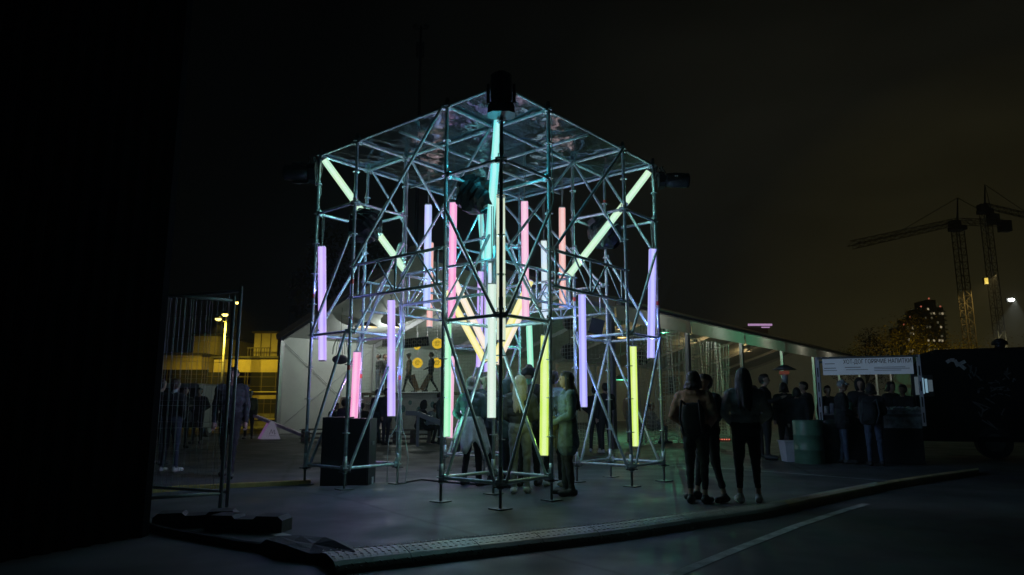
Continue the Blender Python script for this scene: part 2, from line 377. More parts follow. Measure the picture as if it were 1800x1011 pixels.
# ================================================================== light tubes
TW = 0.112
LAV = (0.66, 0.47, 0.92); LAV2 = (0.72, 0.52, 0.86)
TM = {
 'lavender': tube_mat('lavender_light', (0.42, 0.30, 1.0), (0.58, 0.38, 0.92)),
 'violet':   tube_mat('violet_light', (0.40, 0.31, 1.0), (0.54, 0.38, 0.94)),
 'periwinkle': tube_mat('periwinkle_light', (0.31, 0.32, 1.0), (0.38, 0.36, 0.98)),
 'pink':     tube_mat('pink_light', (0.90, 0.26, 0.58), (0.92, 0.34, 0.70)),
 'rose':     tube_mat('rose_light', (0.82, 0.40, 0.58), (0.86, 0.44, 0.70)),
 'salmon':   tube_mat('salmon_light', (0.80, 0.36, 0.32), (0.78, 0.42, 0.40)),
 'blue':     tube_mat('blue_white_light', (0.30, 0.50, 0.98), (0.50, 0.50, 0.98)),
 'ice':      tube_mat('ice_light', (0.42, 0.64, 1.0), (0.62, 0.76, 0.70)),
 'green':    tube_mat('green_light', (0.22, 0.84, 0.42), (0.34, 0.86, 0.52)),
 'mint':     tube_mat('mint_light', (0.20, 0.80, 0.50), (0.26, 0.82, 0.58)),
 'palegreen': tube_mat('pale_green_light', (0.58, 0.74, 0.60), (0.52, 0.78, 0.66)),
 'sage':     tube_mat('sage_light', (0.60, 0.66, 0.46), (0.56, 0.74, 0.58)),
 'lime':     tube_mat('lime_light', (0.54, 0.82, 0.05), (0.66, 0.86, 0.16)),
 'white':    tube_mat('warm_white_light', (0.42, 0.80, 0.58), (0.56, 0.84, 0.52)),
 'cyan':     tube_mat('cyan_light', (0.10, 0.76, 0.80), (0.24, 0.84, 0.74)),
 'yellow':   tube_mat('yellow_light', (0.90, 0.82, 0.16), (0.90, 0.82, 0.40)),
 'cream':    tube_mat('cream_light', (0.88, 0.72, 0.66), (0.90, 0.78, 0.50)),
}
CAP = mat('tube_end_cap', (0.5, 0.5, 0.5), 0.5, 0, 0.1)
TCOL = {k: tuple(m.node_tree.nodes['Color Ramp'].color_ramp.elements[0].color)[:3] for k, m in TM.items()}
def rod(p0, p1, w):
    """opal square tube with rounded edges from p0 to p1"""
    p0, p1 = Vector(p0), Vector(p1); d = (p1-p0).normalized()
    u = d.cross(Vector((0, 1, 0))); u = u.normalized() if u.length > 1e-3 else Vector((1, 0, 0)); v = u.cross(d).normalized()
    r = w/2; k = r*0.34; prof = []; core = []
    for q, (sx, sy) in enumerate(((1, 1), (-1, 1), (-1, -1), (1, -1))):
        for t in (0, 1, 2, 3):
            an = math.atan2(sy, sx) - math.pi/4 + t*math.pi/6
            prof.append(u*(sx*(r-k) + math.cos(an)*k) + v*(sy*(r-k) + math.sin(an)*k)); core.append(.12)
        nx_, ny_ = ((-1, 1), (-1, -1), (1, -1), (1, 1))[q]
        for f in (.32, .5, .68):
            prof.append(u*((sx + (nx_-sx)*f)*(r if sx == nx_ else r*1.0)) + v*((sy + (ny_-sy)*f)*r)); core.append(1.0 if f == .5 else .85)
    n = len(prof); mb = MB()
    vs = [p0 + q for q in prof] + [p1 + q for q in prof]
    mb.add(vs, [(i, (i+1) % n, n+(i+1) % n, n+i) for i in range(n)] + [tuple(range(n-1, -1, -1)), tuple(range(n, 2*n))])
    mb.core = core + core
    return mb
LK = {'lime': .13, 'cyan': 1.5, 'blue': 1.6, 'ice': 1.6, 'green': .8, 'sage': .7, 'white': 1.3, 'yellow': .8}     # how strongly each colour throws light
def light_tube(top, bot, colour, label, rope=None, w=TW, group='coloured light tubes'):
    top, bot = Vector(top), Vector(bot); d = (top-bot).normalized()
    t = thing('light_tube', label, 'light', bot, group)
    rm = rod(bot + d*0.006, top - d*0.006, w); o = part('diffuser', rm, TM[colour], t, False)
    ca = o.data.attributes.new('core', 'FLOAT', 'POINT'); ca.data.foreach_set('value', rm.core)
    part('end_cap', rod(top - d*0.006, top + d*0.012, w*0.94), CAP, t); part('end_cap', rod(bot - d*0.008, bot + d*0.006, w*0.94), CAP, t)
    L = (top-bot).length; c = TCOL[colour]; side = d.cross(Vector((1, 0, 0))).normalized()
    for i, f in enumerate((0.16, 0.38, 0.62, 0.80)):          # the light the tube throws on what is around it
        lamp('tube_glow', 'POINT', bot + d*(L*f) + side*(w*0.72 if i % 2 else -w*0.72), LAMP_GAIN*L*0.25*LK.get(colour, 1.0), (c[0]*.64, c[1]*.98, min(1, c[2]*1.1+.1)), t)
    if rope:
        mb = MB(); h = Vector((top.x, top.y, rope)); s = V(0.018, 0.0, 0)
        mb.tube(top + d*.01, top + V(0, 0, .05), 0.008, 6); 
        mb.poly([top + V(0,0,.05), top + s + V(0,0,(rope-top.z)*.5), h + s*.6], 0.006, 5); mb.poly([top + V(0,0,.05), top - s + V(0.01,0,(rope-top.z)*.45), h - s*.8], 0.006, 5)
        part('hanging_rope', mb, ROPE, t)
    return t
def vt(x0, y0, x1, y1, Y, colour, label, rope=None):
    return light_tube(at(x0, y0, Y), at(x1, y1, Y), colour, label, rope)
vt(566, 434, 567, 634, 11.12, 'lavender', 'long lavender light tube hanging beside the outermost left scaffold post', 4.3)
vt(628, 619, 620, 770, 11.55, 'pink', 'bright pink light tube leaning behind the black cabinets in the left tower', 2.3)
vt(688, 528, 688, 732, 10.95, 'violet', 'pale violet light tube on the right side of the left tower, ending at chest height', 3.0)
vt(753, 361, 750, 542, 11.6, 'blue', 'blue-white light tube hanging high between the left tower and the near tower', 5.3)
vt(757, 427, 755, 575, 14.0, 'salmon', 'salmon light tube half hidden behind the high blue-white tube', 5.3)
vt(797, 357, 794, 561, 10.9, 'pink', 'saturated pink light tube hanging high just right of the near tower left post', 5.3)
vt(787, 566, 785, 768, 11.0, 'green', 'bright green light tube hanging low behind the near tower left post', 2.9)
vt(794, 626, 790, 770, 13.6, 'rose', 'thin magenta strip of a light tube just behind the bright green tube', 2.6)
vt(880, 344, 881, 599, 8.72, 'sage', 'tall sage green light tube directly behind the front post of the near tower', 4.3)
vt(865, 500, 864, 735, 9.42, 'palegreen', 'pale mint white light tube low in the near tower left of the front post', 4.2)
vt(922, 355, 924, 558, 10.8, 'rose', 'orchid pink light tube hanging high just right of the near tower front post', 5.3)
vt(956, 424, 958, 562, 13.4, 'ice', 'icy blue-white light tube with yellow specks behind the near tower right post', 5.3)
vt(988, 366, 989, 543, 12.2, 'salmon', 'salmon red light tube hanging high between the near tower and the right tower', 5.3)
vt(1023, 518, 1026, 716, 11.15, 'periwinkle', 'periwinkle light tube at the left post of the right tower', 2.95)
vt(1112, 609, 1116, 785, 11.3, 'lime', 'yellow-green light tube low in the right tower beside its near post', 2.3)
vt(1147, 438, 1144, 630, 11.45, 'periwinkle', 'blue-violet light tube hanging beside the outermost right scaffold post', 4.3)
vt(930, 572, 936, 742, 13.1, 'mint', 'mint green light tube above the head of the person in the beanie', 2.5)
vt(958, 590, 956, 801, 9.42, 'lime', 'bright lime light tube in front of the woman in the long coat', 2.3)
vt(845, 478, 842, 646, 13.2, 'lavender', 'orchid light tube deep in the middle of the scaffold left of the mint white tube', 5.3)
vt(857, 520, 857, 694, 12.6, 'violet', 'violet sliver of a light tube behind the mint white tube', 5.3)
# slanted tubes running from the top corners towards the middle
def st_(x0, y0, Y0, x1, y1, Y1, colour, label): return light_tube(at(x0, y0, Y0), at(x1, y1, Y1), colour, label)
st_(571, 282, 11.05, 640, 377, 11.1, 'white', 'upper slanted pale green white light tube below the left roof corner')
st_(646, 385, 11.1, 713, 477, 11.18, 'white', 'lower slanted pale green white light tube behind the left tower braces')
st_(1140, 303, 11.45, 1099, 357, 11.42, 'white', 'short slanted pale yellow green light tube below the right roof corner')
st_(1096, 361, 11.42, 1000, 484, 11.35, 'white', 'long slanted pale yellow green light tube in the upper right tower')
st_(877, 198, 8.62, 858, 453, 10.0, 'cyan', 'cyan light tube slanting inwards from the near roof corner')
st_(863, 459, 10.05, 858, 628, 11.2, 'ice', 'pale light tube continuing below the cyan slanted tube')
st_(844, 372, 13.9, 853, 470, 12.9, 'cyan', 'narrow cyan light tube slanting in from the far roof corner')
st_(785, 512, 11.28, 853, 637, 11.28, 'yellow', 'yellow slanted light tube on the left arm of the central V')
st_(797, 490, 11.40, 855, 612, 11.40, 'cream', 'creamy white slanted light tube on the left arm of the central V')
st_(932, 494, 11.28, 864, 642, 11.28, 'yellow', 'yellow slanted light tube on the right arm of the central V')
st_(930, 522, 11.42, 872, 640, 11.42, 'cream', 'creamy white slanted light tube on the right arm of the central V')

# ================================================================== stage lights (moving heads)
def moving_head(base, up, front, label, size=1.0, bag=False, lens_highlight=False, tilt=0.0):
    """base plate, yoke with two arms and a tapered head; up = mounting direction, front = where the lens points"""
    base = Vector(base); up = Vector(up).normalized(); front = Vector(front)
    sd = front.cross(up)
    sd = sd.normalized() if sd.length > 1e-3 else up.orthogonal().normalized()
    fr = up.cross(sd).normalized()
    R = Matrix((sd, fr, up)).transposed()
    t = thing('stage_light', label, 'stage light', base, 'stage lights on the scaffold')
    k = size
    def P(x, y, z): return base + R @ Vector((x*k, y*k, z*k))
    def rbox(mb, c, sz, tap=1.0):
        vs = []
        for z, f in ((-1, 1.0), (1, tap)):
            for x, y in ((-1, -.6), (-.6, -1), (.6, -1), (1, -.6), (1, .6), (.6, 1), (-.6, 1), (-1, .6)):
                vs.append(P(c[0] + x*sz[0]/2*f, c[1] + y*sz[1]/2*f, c[2] + z*sz[2]/2))
        mb.add(vs, [(i, (i+1) % 8, 8+(i+1) % 8, 8+i) for i in range(8)] + [tuple(range(7, -1, -1)), tuple(range(8, 16))]); return mb
    part('base', rbox(MB(), (0, 0, .05), (.33, .26, .10), .94), BLACK, t)
    y = part('yoke', rbox(MB(), (0, 0, .125), (.30, .13, .05)), BLACK, t)
    for sx in (-1, 1):
        part('yoke_arm', rbox(MB(), (sx*.155, 0, .255), (.045, .13, .25), .8), BLACK, y)
        part('pivot_screw', MB().disc(P(sx*.180, -.02, .30), .012*k, .012*k, 6, sd).disc(P(sx*.180, -.02, .27), .012*k, .012*k, 6, sd), CABLE, y)
    # head
    ax = (front.normalized()); c = P(0, 0, .30)
    u = ax.cross(sd); u = u.normalized() if u.length > 1e-3 else up
    prof = [(-.19, .075), (-.17, .105), (-.05, .120), (.10, .122), (.155, .115), (.21, .118), (.225, .105)]
    n = 14; vs = []; fs = []
    for d_, r in prof:
        for i in range(n):
            an = 2*math.pi*i/n; q = 1 + 0.10*math.cos(4*an)
            vs.append(c + ax*(d_*k) + (sd*math.cos(an) + u*math.sin(an))*(r*k*q))
    for j in range(len(prof)-1):
        for i in range(n): fs.append((j*n+i, j*n+(i+1) % n, (j+1)*n+(i+1) % n, (j+1)*n+i))
    fs += [tuple(range(n-1, -1, -1)), tuple(range((len(prof)-1)*n, len(prof)*n))]
    h = part('lamp_head', MB().add(vs, fs), BLACK, t, True)
    part('lens', MB().disc(c + ax*(.222*k), .085*k, .012*k, 18, ax), LENS if not lens_highlight else LENS_HIGHLIGHT, h)
    if bag:
        mb = MB(); rings = 12; seg = 16; vs = []; fs = []
        rnd = random.Random(int(abs(base.x*1000)))
        for i in range(rings+1):
            th = i/rings; r0 = (.10 + .19*math.sin(math.pi*min(1, th*1.05))**.6)*k
            for j in range(seg):
                an = 2*math.pi*j/seg; r = r0*(1 + rnd.uniform(-.17, .14))
                vs.append(P(0, 0, .30) + (-ax)*(.26*k) + ax*(th*.58*k) + (sd*math.cos(an)*1.05 + u*math.sin(an))*r)
        for i in range(rings):
            for j in range(seg): fs.append((i*seg+j, i*seg+(j+1) % seg, (i+1)*seg+(j+1) % seg, (i+1)*seg+j))
        fs += [tuple(range(seg-1, -1, -1))]
        part('rain_cover', mb.add(vs, fs), BAG, t)
    return t
LENS = mat('lens_glass', (0.03, 0.035, 0.04), 0.08, 0, 0.0)
LENS_HIGHLIGHT = emit('green_lens_highlight', (0.05, 0.14, 0.03), 0.5)  # green highlight on the lens, put in as faint emission
moving_head(at(881, 203, 8.33), (0, 0, 1), (0, -.05, 1), 'black stage light standing on the near top corner of the scaffold', 1.06, lens_highlight=True)
moving_head(at(556, 305, 11.0), (-1, -.1, 0), (-1, -.05, 0.02), 'black stage light sticking out sideways from the left top corner of the scaffold', 1.0)
moving_head(at(1157, 318, 11.5), (1, -.1, .0), (1, -.1, -0.06), 'black stage light sticking out sideways from the right top corner of the scaffold', 1.0)
moving_head(at(820, 318, 9.6), (.45, -.25, -.75), (.55, -.35, -.85), 'black bagged stage light hanging inside the near tower beside the cyan tube', 0.95, bag=True)
moving_head(at(660, 372, 10.9), (-.45, -.2, -.8), (-.6, -.3, -.75), 'black bagged stage light hanging in the left tower in front of the slanted tube', 0.95, bag=True)
moving_head(at(1045, 385, 11.75), (.5, -.1, -.8), (.65, -.25, -.75), 'black bagged stage light hanging in the right tower behind the slanted tube', 1.0, bag=True)
# control box with straps hung from the far girder
t = thing('hanging_speaker', 'black speaker box hung by two straps behind the right tower', 'speaker', at(1048, 590, 13.6))
m_ = Matrix.Rotation(.25, 3, 'Y')
part('cabinet', MB().box(at(1048, 574, 13.6), (.27, .22, .28), m_), BLACK, t)
for dx in (-4, 5):
    part('strap', MB().bar(at(1046+dx, 562, 13.6), at(1046+dx, 548, 13.6), .03, .008), CABLE_BLACK, t)

# cables: loops on the posts, strands hanging from the roof edge
def wiggle(p0, p1, n, amp, rnd):
    p0, p1 = Vector(p0), Vector(p1); out = []
    for i in range(n+1):
        f = i/n; out.append(p0.lerp(p1, f) + Vector((rnd.uniform(-amp, amp), rnd.uniform(-amp, amp), rnd.uniform(-amp, amp)*.5)) * (1 if 0 < i < n else 0))
    return out
rn = random.Random(3)
cb = [((3, 1), 0.35, 5.2, 'bundle of pale cables tied along the right post of the left tower'), ((4, 0), 2.4, 5.2, 'thin cable tied along the outermost left scaffold post'),
      ((0, 1), 2.4, 5.2, 'cable tied along the right post of the near tower'), ((0, 4), 2.4, 5.2, 'cable tied along the outermost right scaffold post'),
      ((1, 3), 3.3, 5.2, 'cable hanging along the left post of the right tower'), ((4, 1), 3.2, 5.2, 'cable hanging along the back post of the left tower')]
for (a, b), z0, z1, lab in cb:
    mb = MB()
    for k in range(3 if (a, b) == (3, 1) else 1):
        off = V(rn.uniform(-.04, .05), -.035, 0)
        mb.poly(wiggle(S(a, b, z1) + off, S(a, b, z0) + off, 16, .022, rn), 0.0065, 5)
        if (a, b) == (3, 1):
            q = S(a, b, 0.9) + off
            mb.poly([q, q + V(.10*(k-1.2), -.05, -.22), q + V(.13*(k-1), -.06, -.5), S(a, b, .02) + V(.14*(k-1), -.1, 0)], 0.0075, 5)
    solo('cable', mb, CABLE if a == 3 else ROPE, lab, 'cable', S(a, b, z0))
for i, (a, b) in enumerate(((4, 0), (0, 4))):
    mb = MB()
    for k in range(7):
        q = S(a, b, 5.25) + V((-.12 if i == 0 else .1) + rn.uniform(-.06, .06), -.05 + rn.uniform(-.05, .05), 0)
        mb.poly(wiggle(q, q + V(rn.uniform(-.06, .06), 0, -rn.uniform(.15, .5)), 5, .03, rn), 0.009, 5)
    solo('cable', mb, CABLE_BLACK, 'tangle of short black cables at the %s roof corner of the scaffold' % ('left', 'right')[i], 'cable', S(a, b, 4.9))
mb = MB(); pts = [ground(x, y, .012) for x, y in ((700, 850), (740, 843), (790, 848), (850, 852), (905, 846))]
solo('cable', mb.poly(pts, .012, 6), CABLE_BLACK, 'black cable lying on the ground between the left tower and the near tower', 'cable', pts[0])

# black cabinets in the left tower
LP = S(3.5, .55)
def cabinet(c, sz, rot, label):
    t = thing('speaker_cabinet', label, 'speaker', c, 'black cabinets in the left tower')
    c = Vector(c); m = Matrix.Rotation(rot, 3, 'Z')
    b = part('box', MB().box(c + V(0, 0, sz[2]/2), sz, m), BLACK, t)
    part('grille', MB().box(c + V(0, 0, sz[2]/2) + m @ V(0, -sz[1]/2 - .008, 0), (sz[0]*.9, .016, sz[2]*.92), m), BLACK, t)
    for sx in (-1, 1):
        part('handle', MB().box(c + V(0, 0, sz[2]*.62) + m @ V(sx*(sz[0]/2 + .006), 0, 0), (.012, .16, .05), m), STEEL_DARK, b)
    return t
g0 = gx(591, 11.12); g1 = gx(633, 11.16)
cabinet((g0.x, g0.y, 0), (.40, .50, 1.02), .06, 'tall black speaker cabinet on the left of the pair in the left tower')
cabinet((g1.x, g1.y, 0), (.36, .46, 1.0), -.05, 'black speaker cabinet on the right of the pair, behind the slanted brace')
pb = ground(636, 850)
t = thing('power_strip', 'pale power distribution box on the ground below the black cabinets', 'power box', pb)
part('housing', MB().box(pb + V(0, 0, .05), (.34, .14, .10)), CABLE, t)
for k in range(4): part('socket', MB().disc(pb + V(-.12 + .08*k, -.073, .05), .024, .01, 10, (0, 1, 0)), BLACK, t)

# ================================================================== cable ramp in the foreground
def tread_mat():
    m = bpy.data.materials.new('tread_plate'); m.use_nodes = True
    n = m.node_tree.nodes; l = m.node_tree.links; b = n['Principled BSDF']
    b.inputs['Metallic'].default_value = 0.3; b.inputs['Roughness'].default_value = 0.5
    t = n.new('ShaderNodeTexCoord'); z = n.new('ShaderNodeTexNoise'); z.inputs['Scale'].default_value = 4; z.inputs['Detail'].default_value = 6
    l.new(t.outputs['Object'], z.inputs['Vector'])
    r = n.new('ShaderNodeValToRGB'); r.color_ramp.elements[0].color = (0.34, 0.33, 0.28, 1); r.color_ramp.elements[1].color = (0.62, 0.59, 0.48, 1)
    l.new(z.outputs['Fac'], r.inputs[0]); l.new(r.outputs[0], b.inputs['Base Color'])
    return m
TREAD = tread_mat(); TREAD_Y = mat('worn_yellow_plate', (.62, .48, .24), .55, 0, .35, 5, .3, 30)
back = [(560, 968), (605, 963), (690, 956), (770, 948), (860, 939.5), (950, 930), (1050, 920), (1130, 910), (1217, 899), (1342, 885), (1467, 861), (1571, 842), (1640, 832), (1720, 822)]
crest = [(585, 985), (635, 979), (710, 971), (775, 964), (830, 958), (960, 944), (1050, 934), (1130, 924), (1217, 911), (1342, 894), (1467, 868), (1571, 847), (1640, 836.5), (1720, 825.5)]
ZR = 0.09
ramp_t = thing('cable_ramp', 'long curved cable ramp of studded metal plates lying across the foreground asphalt', 'cable ramp', ground(1000, 960))
def resample(pp, n):
    P = [ground(x, y, ZR) for x, y in pp]; L = [0]
    for a, b in zip(P[:-1], P[1:]): L.append(L[-1] + (b-a).length)
    out = []
    for i in range(n+1):
        s_ = L[-1]*i/n; k = max(j for j in range(len(L)) if L[j] <= s_ + 1e-9); k = min(k, len(P)-2)
        f = (s_-L[k])/max(1e-6, L[k+1]-L[k]); out.append(P[k].lerp(P[k+1], f))
    return out
NB = 220
A_ = resample(back, NB); B_ = resample(crest, NB)
stud = MB(); plates = []
per = 11
for k in range(NB//per):
    mb = MB()
    for i in range(k*per, (k+1)*per):
        f0 = 0.0; 
        a0, a1, b0, b1 = A_[i], A_[i+1], B_[i], B_[i+1]
        if i == k*per: a0 = a0.lerp(a1, .12); b0 = b0.lerp(b1, .12)
        n0 = (b0-a0); n0.z = 0; n0.normalize()
        def ringp(a, b):
            mid = a.lerp(b, .5) + V(0, 0, .012)
            return [a - n0*.06 + V(0, 0, -ZR), a - n0*.01 + V(0, 0, -.03), a + n0*.05 + V(0, 0, -.004), mid, b - n0*.05 + V(0, 0, .0), b + n0*.0 + V(0, 0, -.008), b + n0*.045 + V(0, 0, -.032), b + n0*.075 + V(0, 0, -.062), b + n0*.09 + V(0, 0, -ZR)]
        r0, r1 = ringp(a0, b0), ringp(a1, b1)
        for j in range(8): mb.quad(r0[j], r0[j+1], r1[j+1], r1[j])
    pl = part('tread_plate', mb, TREAD if k < 9 else TREAD_Y, ramp_t, True); plates.append(pl)
# studs
def put_stud(mb, c, dx, dy, up, w, l_, h):
    mb.add([c - dx*l_ , c + dy*w, c + dx*l_, c - dy*w, c + up*h - dx*l_*.3, c + up*h + dx*l_*.3], [(0, 3, 4), (0, 4, 1), (1, 4, 5), (1, 5, 2), (2, 5, 3), (3, 5, 4)])
sm = MB(); pitch = 0.052
Ltot = sum((A_[i+1]-A_[i]).length for i in range(NB)); s_acc = 0
for i in range(NB):
    seg = (B_[i+1]-B_[i]); L = seg.length; nn = max(1, int(round(L/pitch)))
    n0 = (B_[i]-A_[i]); wd = n0.length; n0.normalize(); d = seg.normalized()
    rows = max(1, int(wd/pitch))
    for q in range(nn):
        f = (q+.5)/nn
        for j in range(rows):
            g = (j + .5 + .25*((q+i) % 2))/rows
            if g > .97: continue
            c = A_[i].lerp(A_[i+1], f).lerp(B_[i].lerp(B_[i+1], f), g) + V(0, 0, .010*math.sin(math.pi*g))
            if (A_[i]-Vector((0,0,0))).y > 10.5: continue
            dr = (d + n0*(1 if (q+j) % 2 else -1)).normalized()
            put_stud(sm, c, dr, Vector((-dr.y, dr.x, 0)), V(0, 0, 1), .007, .018, .006)
        for j in range(2):
            c = B_[i].lerp(B_[i+1], f) + n0*(.052 + .036*j + 0.012*((q+i) % 2)) + V(0, 0, -.036 - .042*j - 0.014*((q+i) % 2))
            up = (n0*.75 + V(0, 0, .6)).normalized(); dr = (d + up.cross(d)*(1 if (q+j) % 2 else -1)).normalized()
            put_stud(sm, c, dr, up.cross(dr), up, .007, .018, .007)
part('stud', sm, TREAD, ramp_t, False, 'stuff')
# torn end of the ramp with black matting
mb = MB(); rr = random.Random(5)
cpts = [(600, 966), (570, 962), (520, 958), (470, 962), (440, 968), (480, 984), (540, 992), (600, 1000), (648, 1000), (640, 982)]
vs = [ground(x, y) for x, y in cpts]; ctr = sum(vs, Vector((0, 0, 0)))/len(vs) + V(0, 0, .09)
ins = [v.lerp(ctr, .25) + V(0, 0, .06 + rr.uniform(-.02, .03)) for v in vs]; ins2 = [v.lerp(ctr, .6) + V(0, 0, .05 + rr.uniform(-.03, .03)) for v in vs]
n = len(vs); mb.add(vs + ins + ins2 + [ctr], [(i, (i+1) % n, n+(i+1) % n, n+i) for i in range(n)] + [(n+i, n+(i+1) % n, 2*n+(i+1) % n, 2*n+i) for i in range(n)] + [(2*n+i, 2*n+(i+1) % n, 3*n) for i in range(n)])
solo('rubber_mat', mb, RUBBER, 'crumpled black rubber mat covering the left end of the cable ramp', 'mat', vs[0])
hp = [ground(x, y, .035) for x, y in ((180, 905), (235, 918), (300, 935), (360, 945), (430, 958), (500, 966))]
solo('cable', MB().poly(hp, .035, 8), RUBBER, 'thick black cable running from the dark wall to the cable ramp', 'cable', hp[0])

# ================================================================== left foreground: dark wall and mesh fence
DARKMETAL = mat('black_corrugated_steel', (0.0025, 0.0025, 0.0028), 0.9, 0.0, 0.5, 3, 0.3, 5, spec=0.03)
w0 = ground(235, 945); w0 = Vector((w0.x, w0.y, 0)); w1 = Vector((-6.2, 1.2, 0))
wall = thing('panel_wall', 'tall black corrugated metal wall at the left edge of the photo', 'wall', w0)
dw = (w1-w0); Lw = dw.length; dw.normalize(); nw = Vector((dw.y, -dw.x, 0)); 
if nw.x < 0: nw = -nw
npan = 9
for k in range(npan):
    a = w0 + dw*(Lw*k/npan + .004); b = w0 + dw*(Lw*(k+1)/npan - .004); mb = MB(); prof = []
    for j in range(4):
        base = a.lerp(b, j/4); step = (b-a)/4
        prof += [base, base + step*.35, base + step*.5 + nw*.035, base + step*.85 + nw*.035]
    prof += [b]
    bk = [q - nw*.06 for q in prof]
    N_ = len(prof); vs = []
    for z in (0.0, 7.0): vs += [q + V(0, 0, z) for q in prof] + [q + V(0, 0, z) for q in bk]
    fs = []
    for i in range(N_-1):
        fs.append((i, i+1, 2*N_+i+1, 2*N_+i)); fs.append((N_+i+1, N_+i, 3*N_+i, 3*N_+i+1)); fs.append((2*N_+i, 2*N_+i+1, 3*N_+i+1, 3*N_+i))
    fs += [(0, 2*N_, 3*N_, N_), (N_-1, 2*N_-1, 4*N_-1, 3*N_-1)]
    part('panel', mb.add(vs, fs), DARKMETAL, wall)
part('corner_post', MB().box(w0 - dw*.05 + V(0, 0, 3.5), (.12, .12, 7.0)), DARKMETAL, wall)
# site fence
FENCE = mat('fence_steel', (0.30, 0.31, 0.32), 0.45, 0.4, 0.2, 10)
fa = gx(398, 8.28); fb = gx(225, 8.9)
def fence_panel(p0, p1, z1, label):
    t = thing('mesh_fence', label, 'fence', p0, 'mesh fence panels on the left')
    d = (p1-p0); L = d.length; d.normalize()
    part('post', MB().tube(p0 + V(0, 0, .05), p0 + V(0, 0, z1), .021, 10), FENCE, t, True)
    part('post', MB().tube(p1 + V(0, 0, .05), p1 + V(0, 0, z1), .021, 10), FENCE, t, True)
    part('rail', MB().tube(p0 + V(0, 0, z1-.05), p1 + V(0, 0, z1-.05), .019, 8), FENCE, t, True)
    part('rail', MB().tube(p0 + V(0, 0, .22), p1 + V(0, 0, .22), .019, 8), FENCE, t, True)
    mb = MB(); n = int(L/.085)
    for i in range(1, n): q = p0 + d*(L*i/n); mb.tube(q + V(0, 0, .22), q + V(0, 0, z1-.05), .0024, 4, cap=False)
    for k in range(1, 9): z = .22 + (z1-.27)*k/9; mb.tube(p0 + V(0, 0, z), p1 + V(0, 0, z), .0024, 4, cap=False)
    part('wire_mesh', mb, FENCE, t, kind='stuff')
    return t
fence_panel(fa, fb, 2.62, 'tall wire mesh fence panel between the dark wall and its free right post')
fc = gx(386, 8.15)
fence_panel(fc, gx(215, 7.6), 2.48, 'second wire mesh fence panel overlapping in front of the first one')
def fence_foot(c, ang, label, L=.78):
    c = Vector(c); m = Matrix.Rotation(ang, 3, 'Z')
    t = thing('fence_foot', label, 'fence foot', c, 'fence feet')
    mb = MB(); prof = [(-.5, 0), (-.5, .75), (-.44, 1), (-.16, 1), (-.12, .8), (.12, .8), (.16, 1), (.44, 1), (.5, .75), (.5, 0)]
    vs = []
    for y in (-.115, .115): vs += [c + m @ V(x*L, y, z*.15) for x, z in prof]
    n = len(prof); mb.add(vs, [(i, i+1, n+i+1, n+i) for i in range(n-1)] + [tuple(range(n)), tuple(range(2*n-1, n-1, -1)), (n-1, 0, n, 2*n-1)])
    part('block', mb, RUBBER, t)
    for x in (-.3, .3): part('grip', MB().box(c + m @ V(x*L, -.118, .07), (.12, .012, .04), m), BLACK, t)
    return t
fence_foot(ground(345, 925), .28, 'black rubber fence foot on the left below the fence posts')
fence_foot(ground(437, 932), -.12, 'black rubber fence foot on the right, nearest the open end of the fence')

# ================================================================== big tent
PVC = mat('white_tent_canvas', (0.74, 0.75, 0.73), 0.6, 0, 0.10, 1.2, 0.25, 3.0)
def make_translucent(m, f):
    n = m.node_tree.nodes; l = m.node_tree.links; b = n['Principled BSDF']; tr = n.new('ShaderNodeBsdfTranslucent'); tr.inputs[0].default_value = (.78, .76, .70, 1)
    mx = n.new('ShaderNodeMixShader'); mx.inputs[0].default_value = f; l.new(b.outputs[0], mx.inputs[1]); l.new(tr.outputs[0], mx.inputs[2]); l.new(mx.outputs[0], n['Material Output'].inputs['Surface'])
make_translucent(PVC, .30)
PVC_EDGE = mat('tan_tent_edge', (0.62, 0.46, 0.28), 0.7, 0, 0.2, 4)
ALU = mat('tent_aluminium', (0.55, 0.53, 0.56), 0.4, 0.4, 0.12, 6)
TL = gx(483, 30.0); TA = math.radians(38.07)
LD = Vector((math.sin(TA), math.cos(TA), 0)); GD = Vector((math.cos(TA), -math.sin(TA), 0))
TWd, TLen, EV, RG = 16.5, 52.0, 4.12, 6.85
def T(g, l, z): return TL + GD*g + LD*l + V(0, 0, z)
tent = thing('tent', 'large white ridge tent with an open netted gable behind the scaffold', 'tent', T(TWd/2, 0, 0))
bays = 10; bl = TLen/bays
for k in range(bays):
    l0, l1 = k*bl + .02, (k+1)*bl - .02
    for (g0, z0, g1, z1) in ((0, EV, TWd/2, RG), (TWd/2, RG, TWd, EV)):
        mb = MB(); n = 6
        for i in range(n):
            f0, f1 = i/n, (i+1)/n
            def rp(f, l, up): 
                sag = -.07*math.sin(math.pi*f)*0.6
                return T(g0+(g1-g0)*f, l, z0+(z1-z0)*f + sag + up)
            mb.quad(rp(f0, l0, 0), rp(f0, l1, 0), rp(f1, l1, 0), rp(f1, l0, 0))
        part('roof_panel', mb, PVC, tent, False)
    # left long wall (seen from inside)
    part('wall_panel', MB().box(T(.04, (l0+l1)/2, EV/2), (bl-.04, .03, EV), Matrix.Rotation(math.pi/2 - TA, 3, 'Z')), PVC, tent)
    # gutter / valance along the right eave
    part('valance', MB().quad(T(TWd+.06, l0, EV-.50), T(TWd+.06, l1, EV-.50), T(TWd+.02, l1, EV+.03), T(TWd+.02, l0, EV+.03)), PVC, tent)
    part('gutter', MB().bar(T(TWd+.12, l0, EV-.02), T(TWd+.12, l1, EV-.02), .14, .10), ALU, tent)
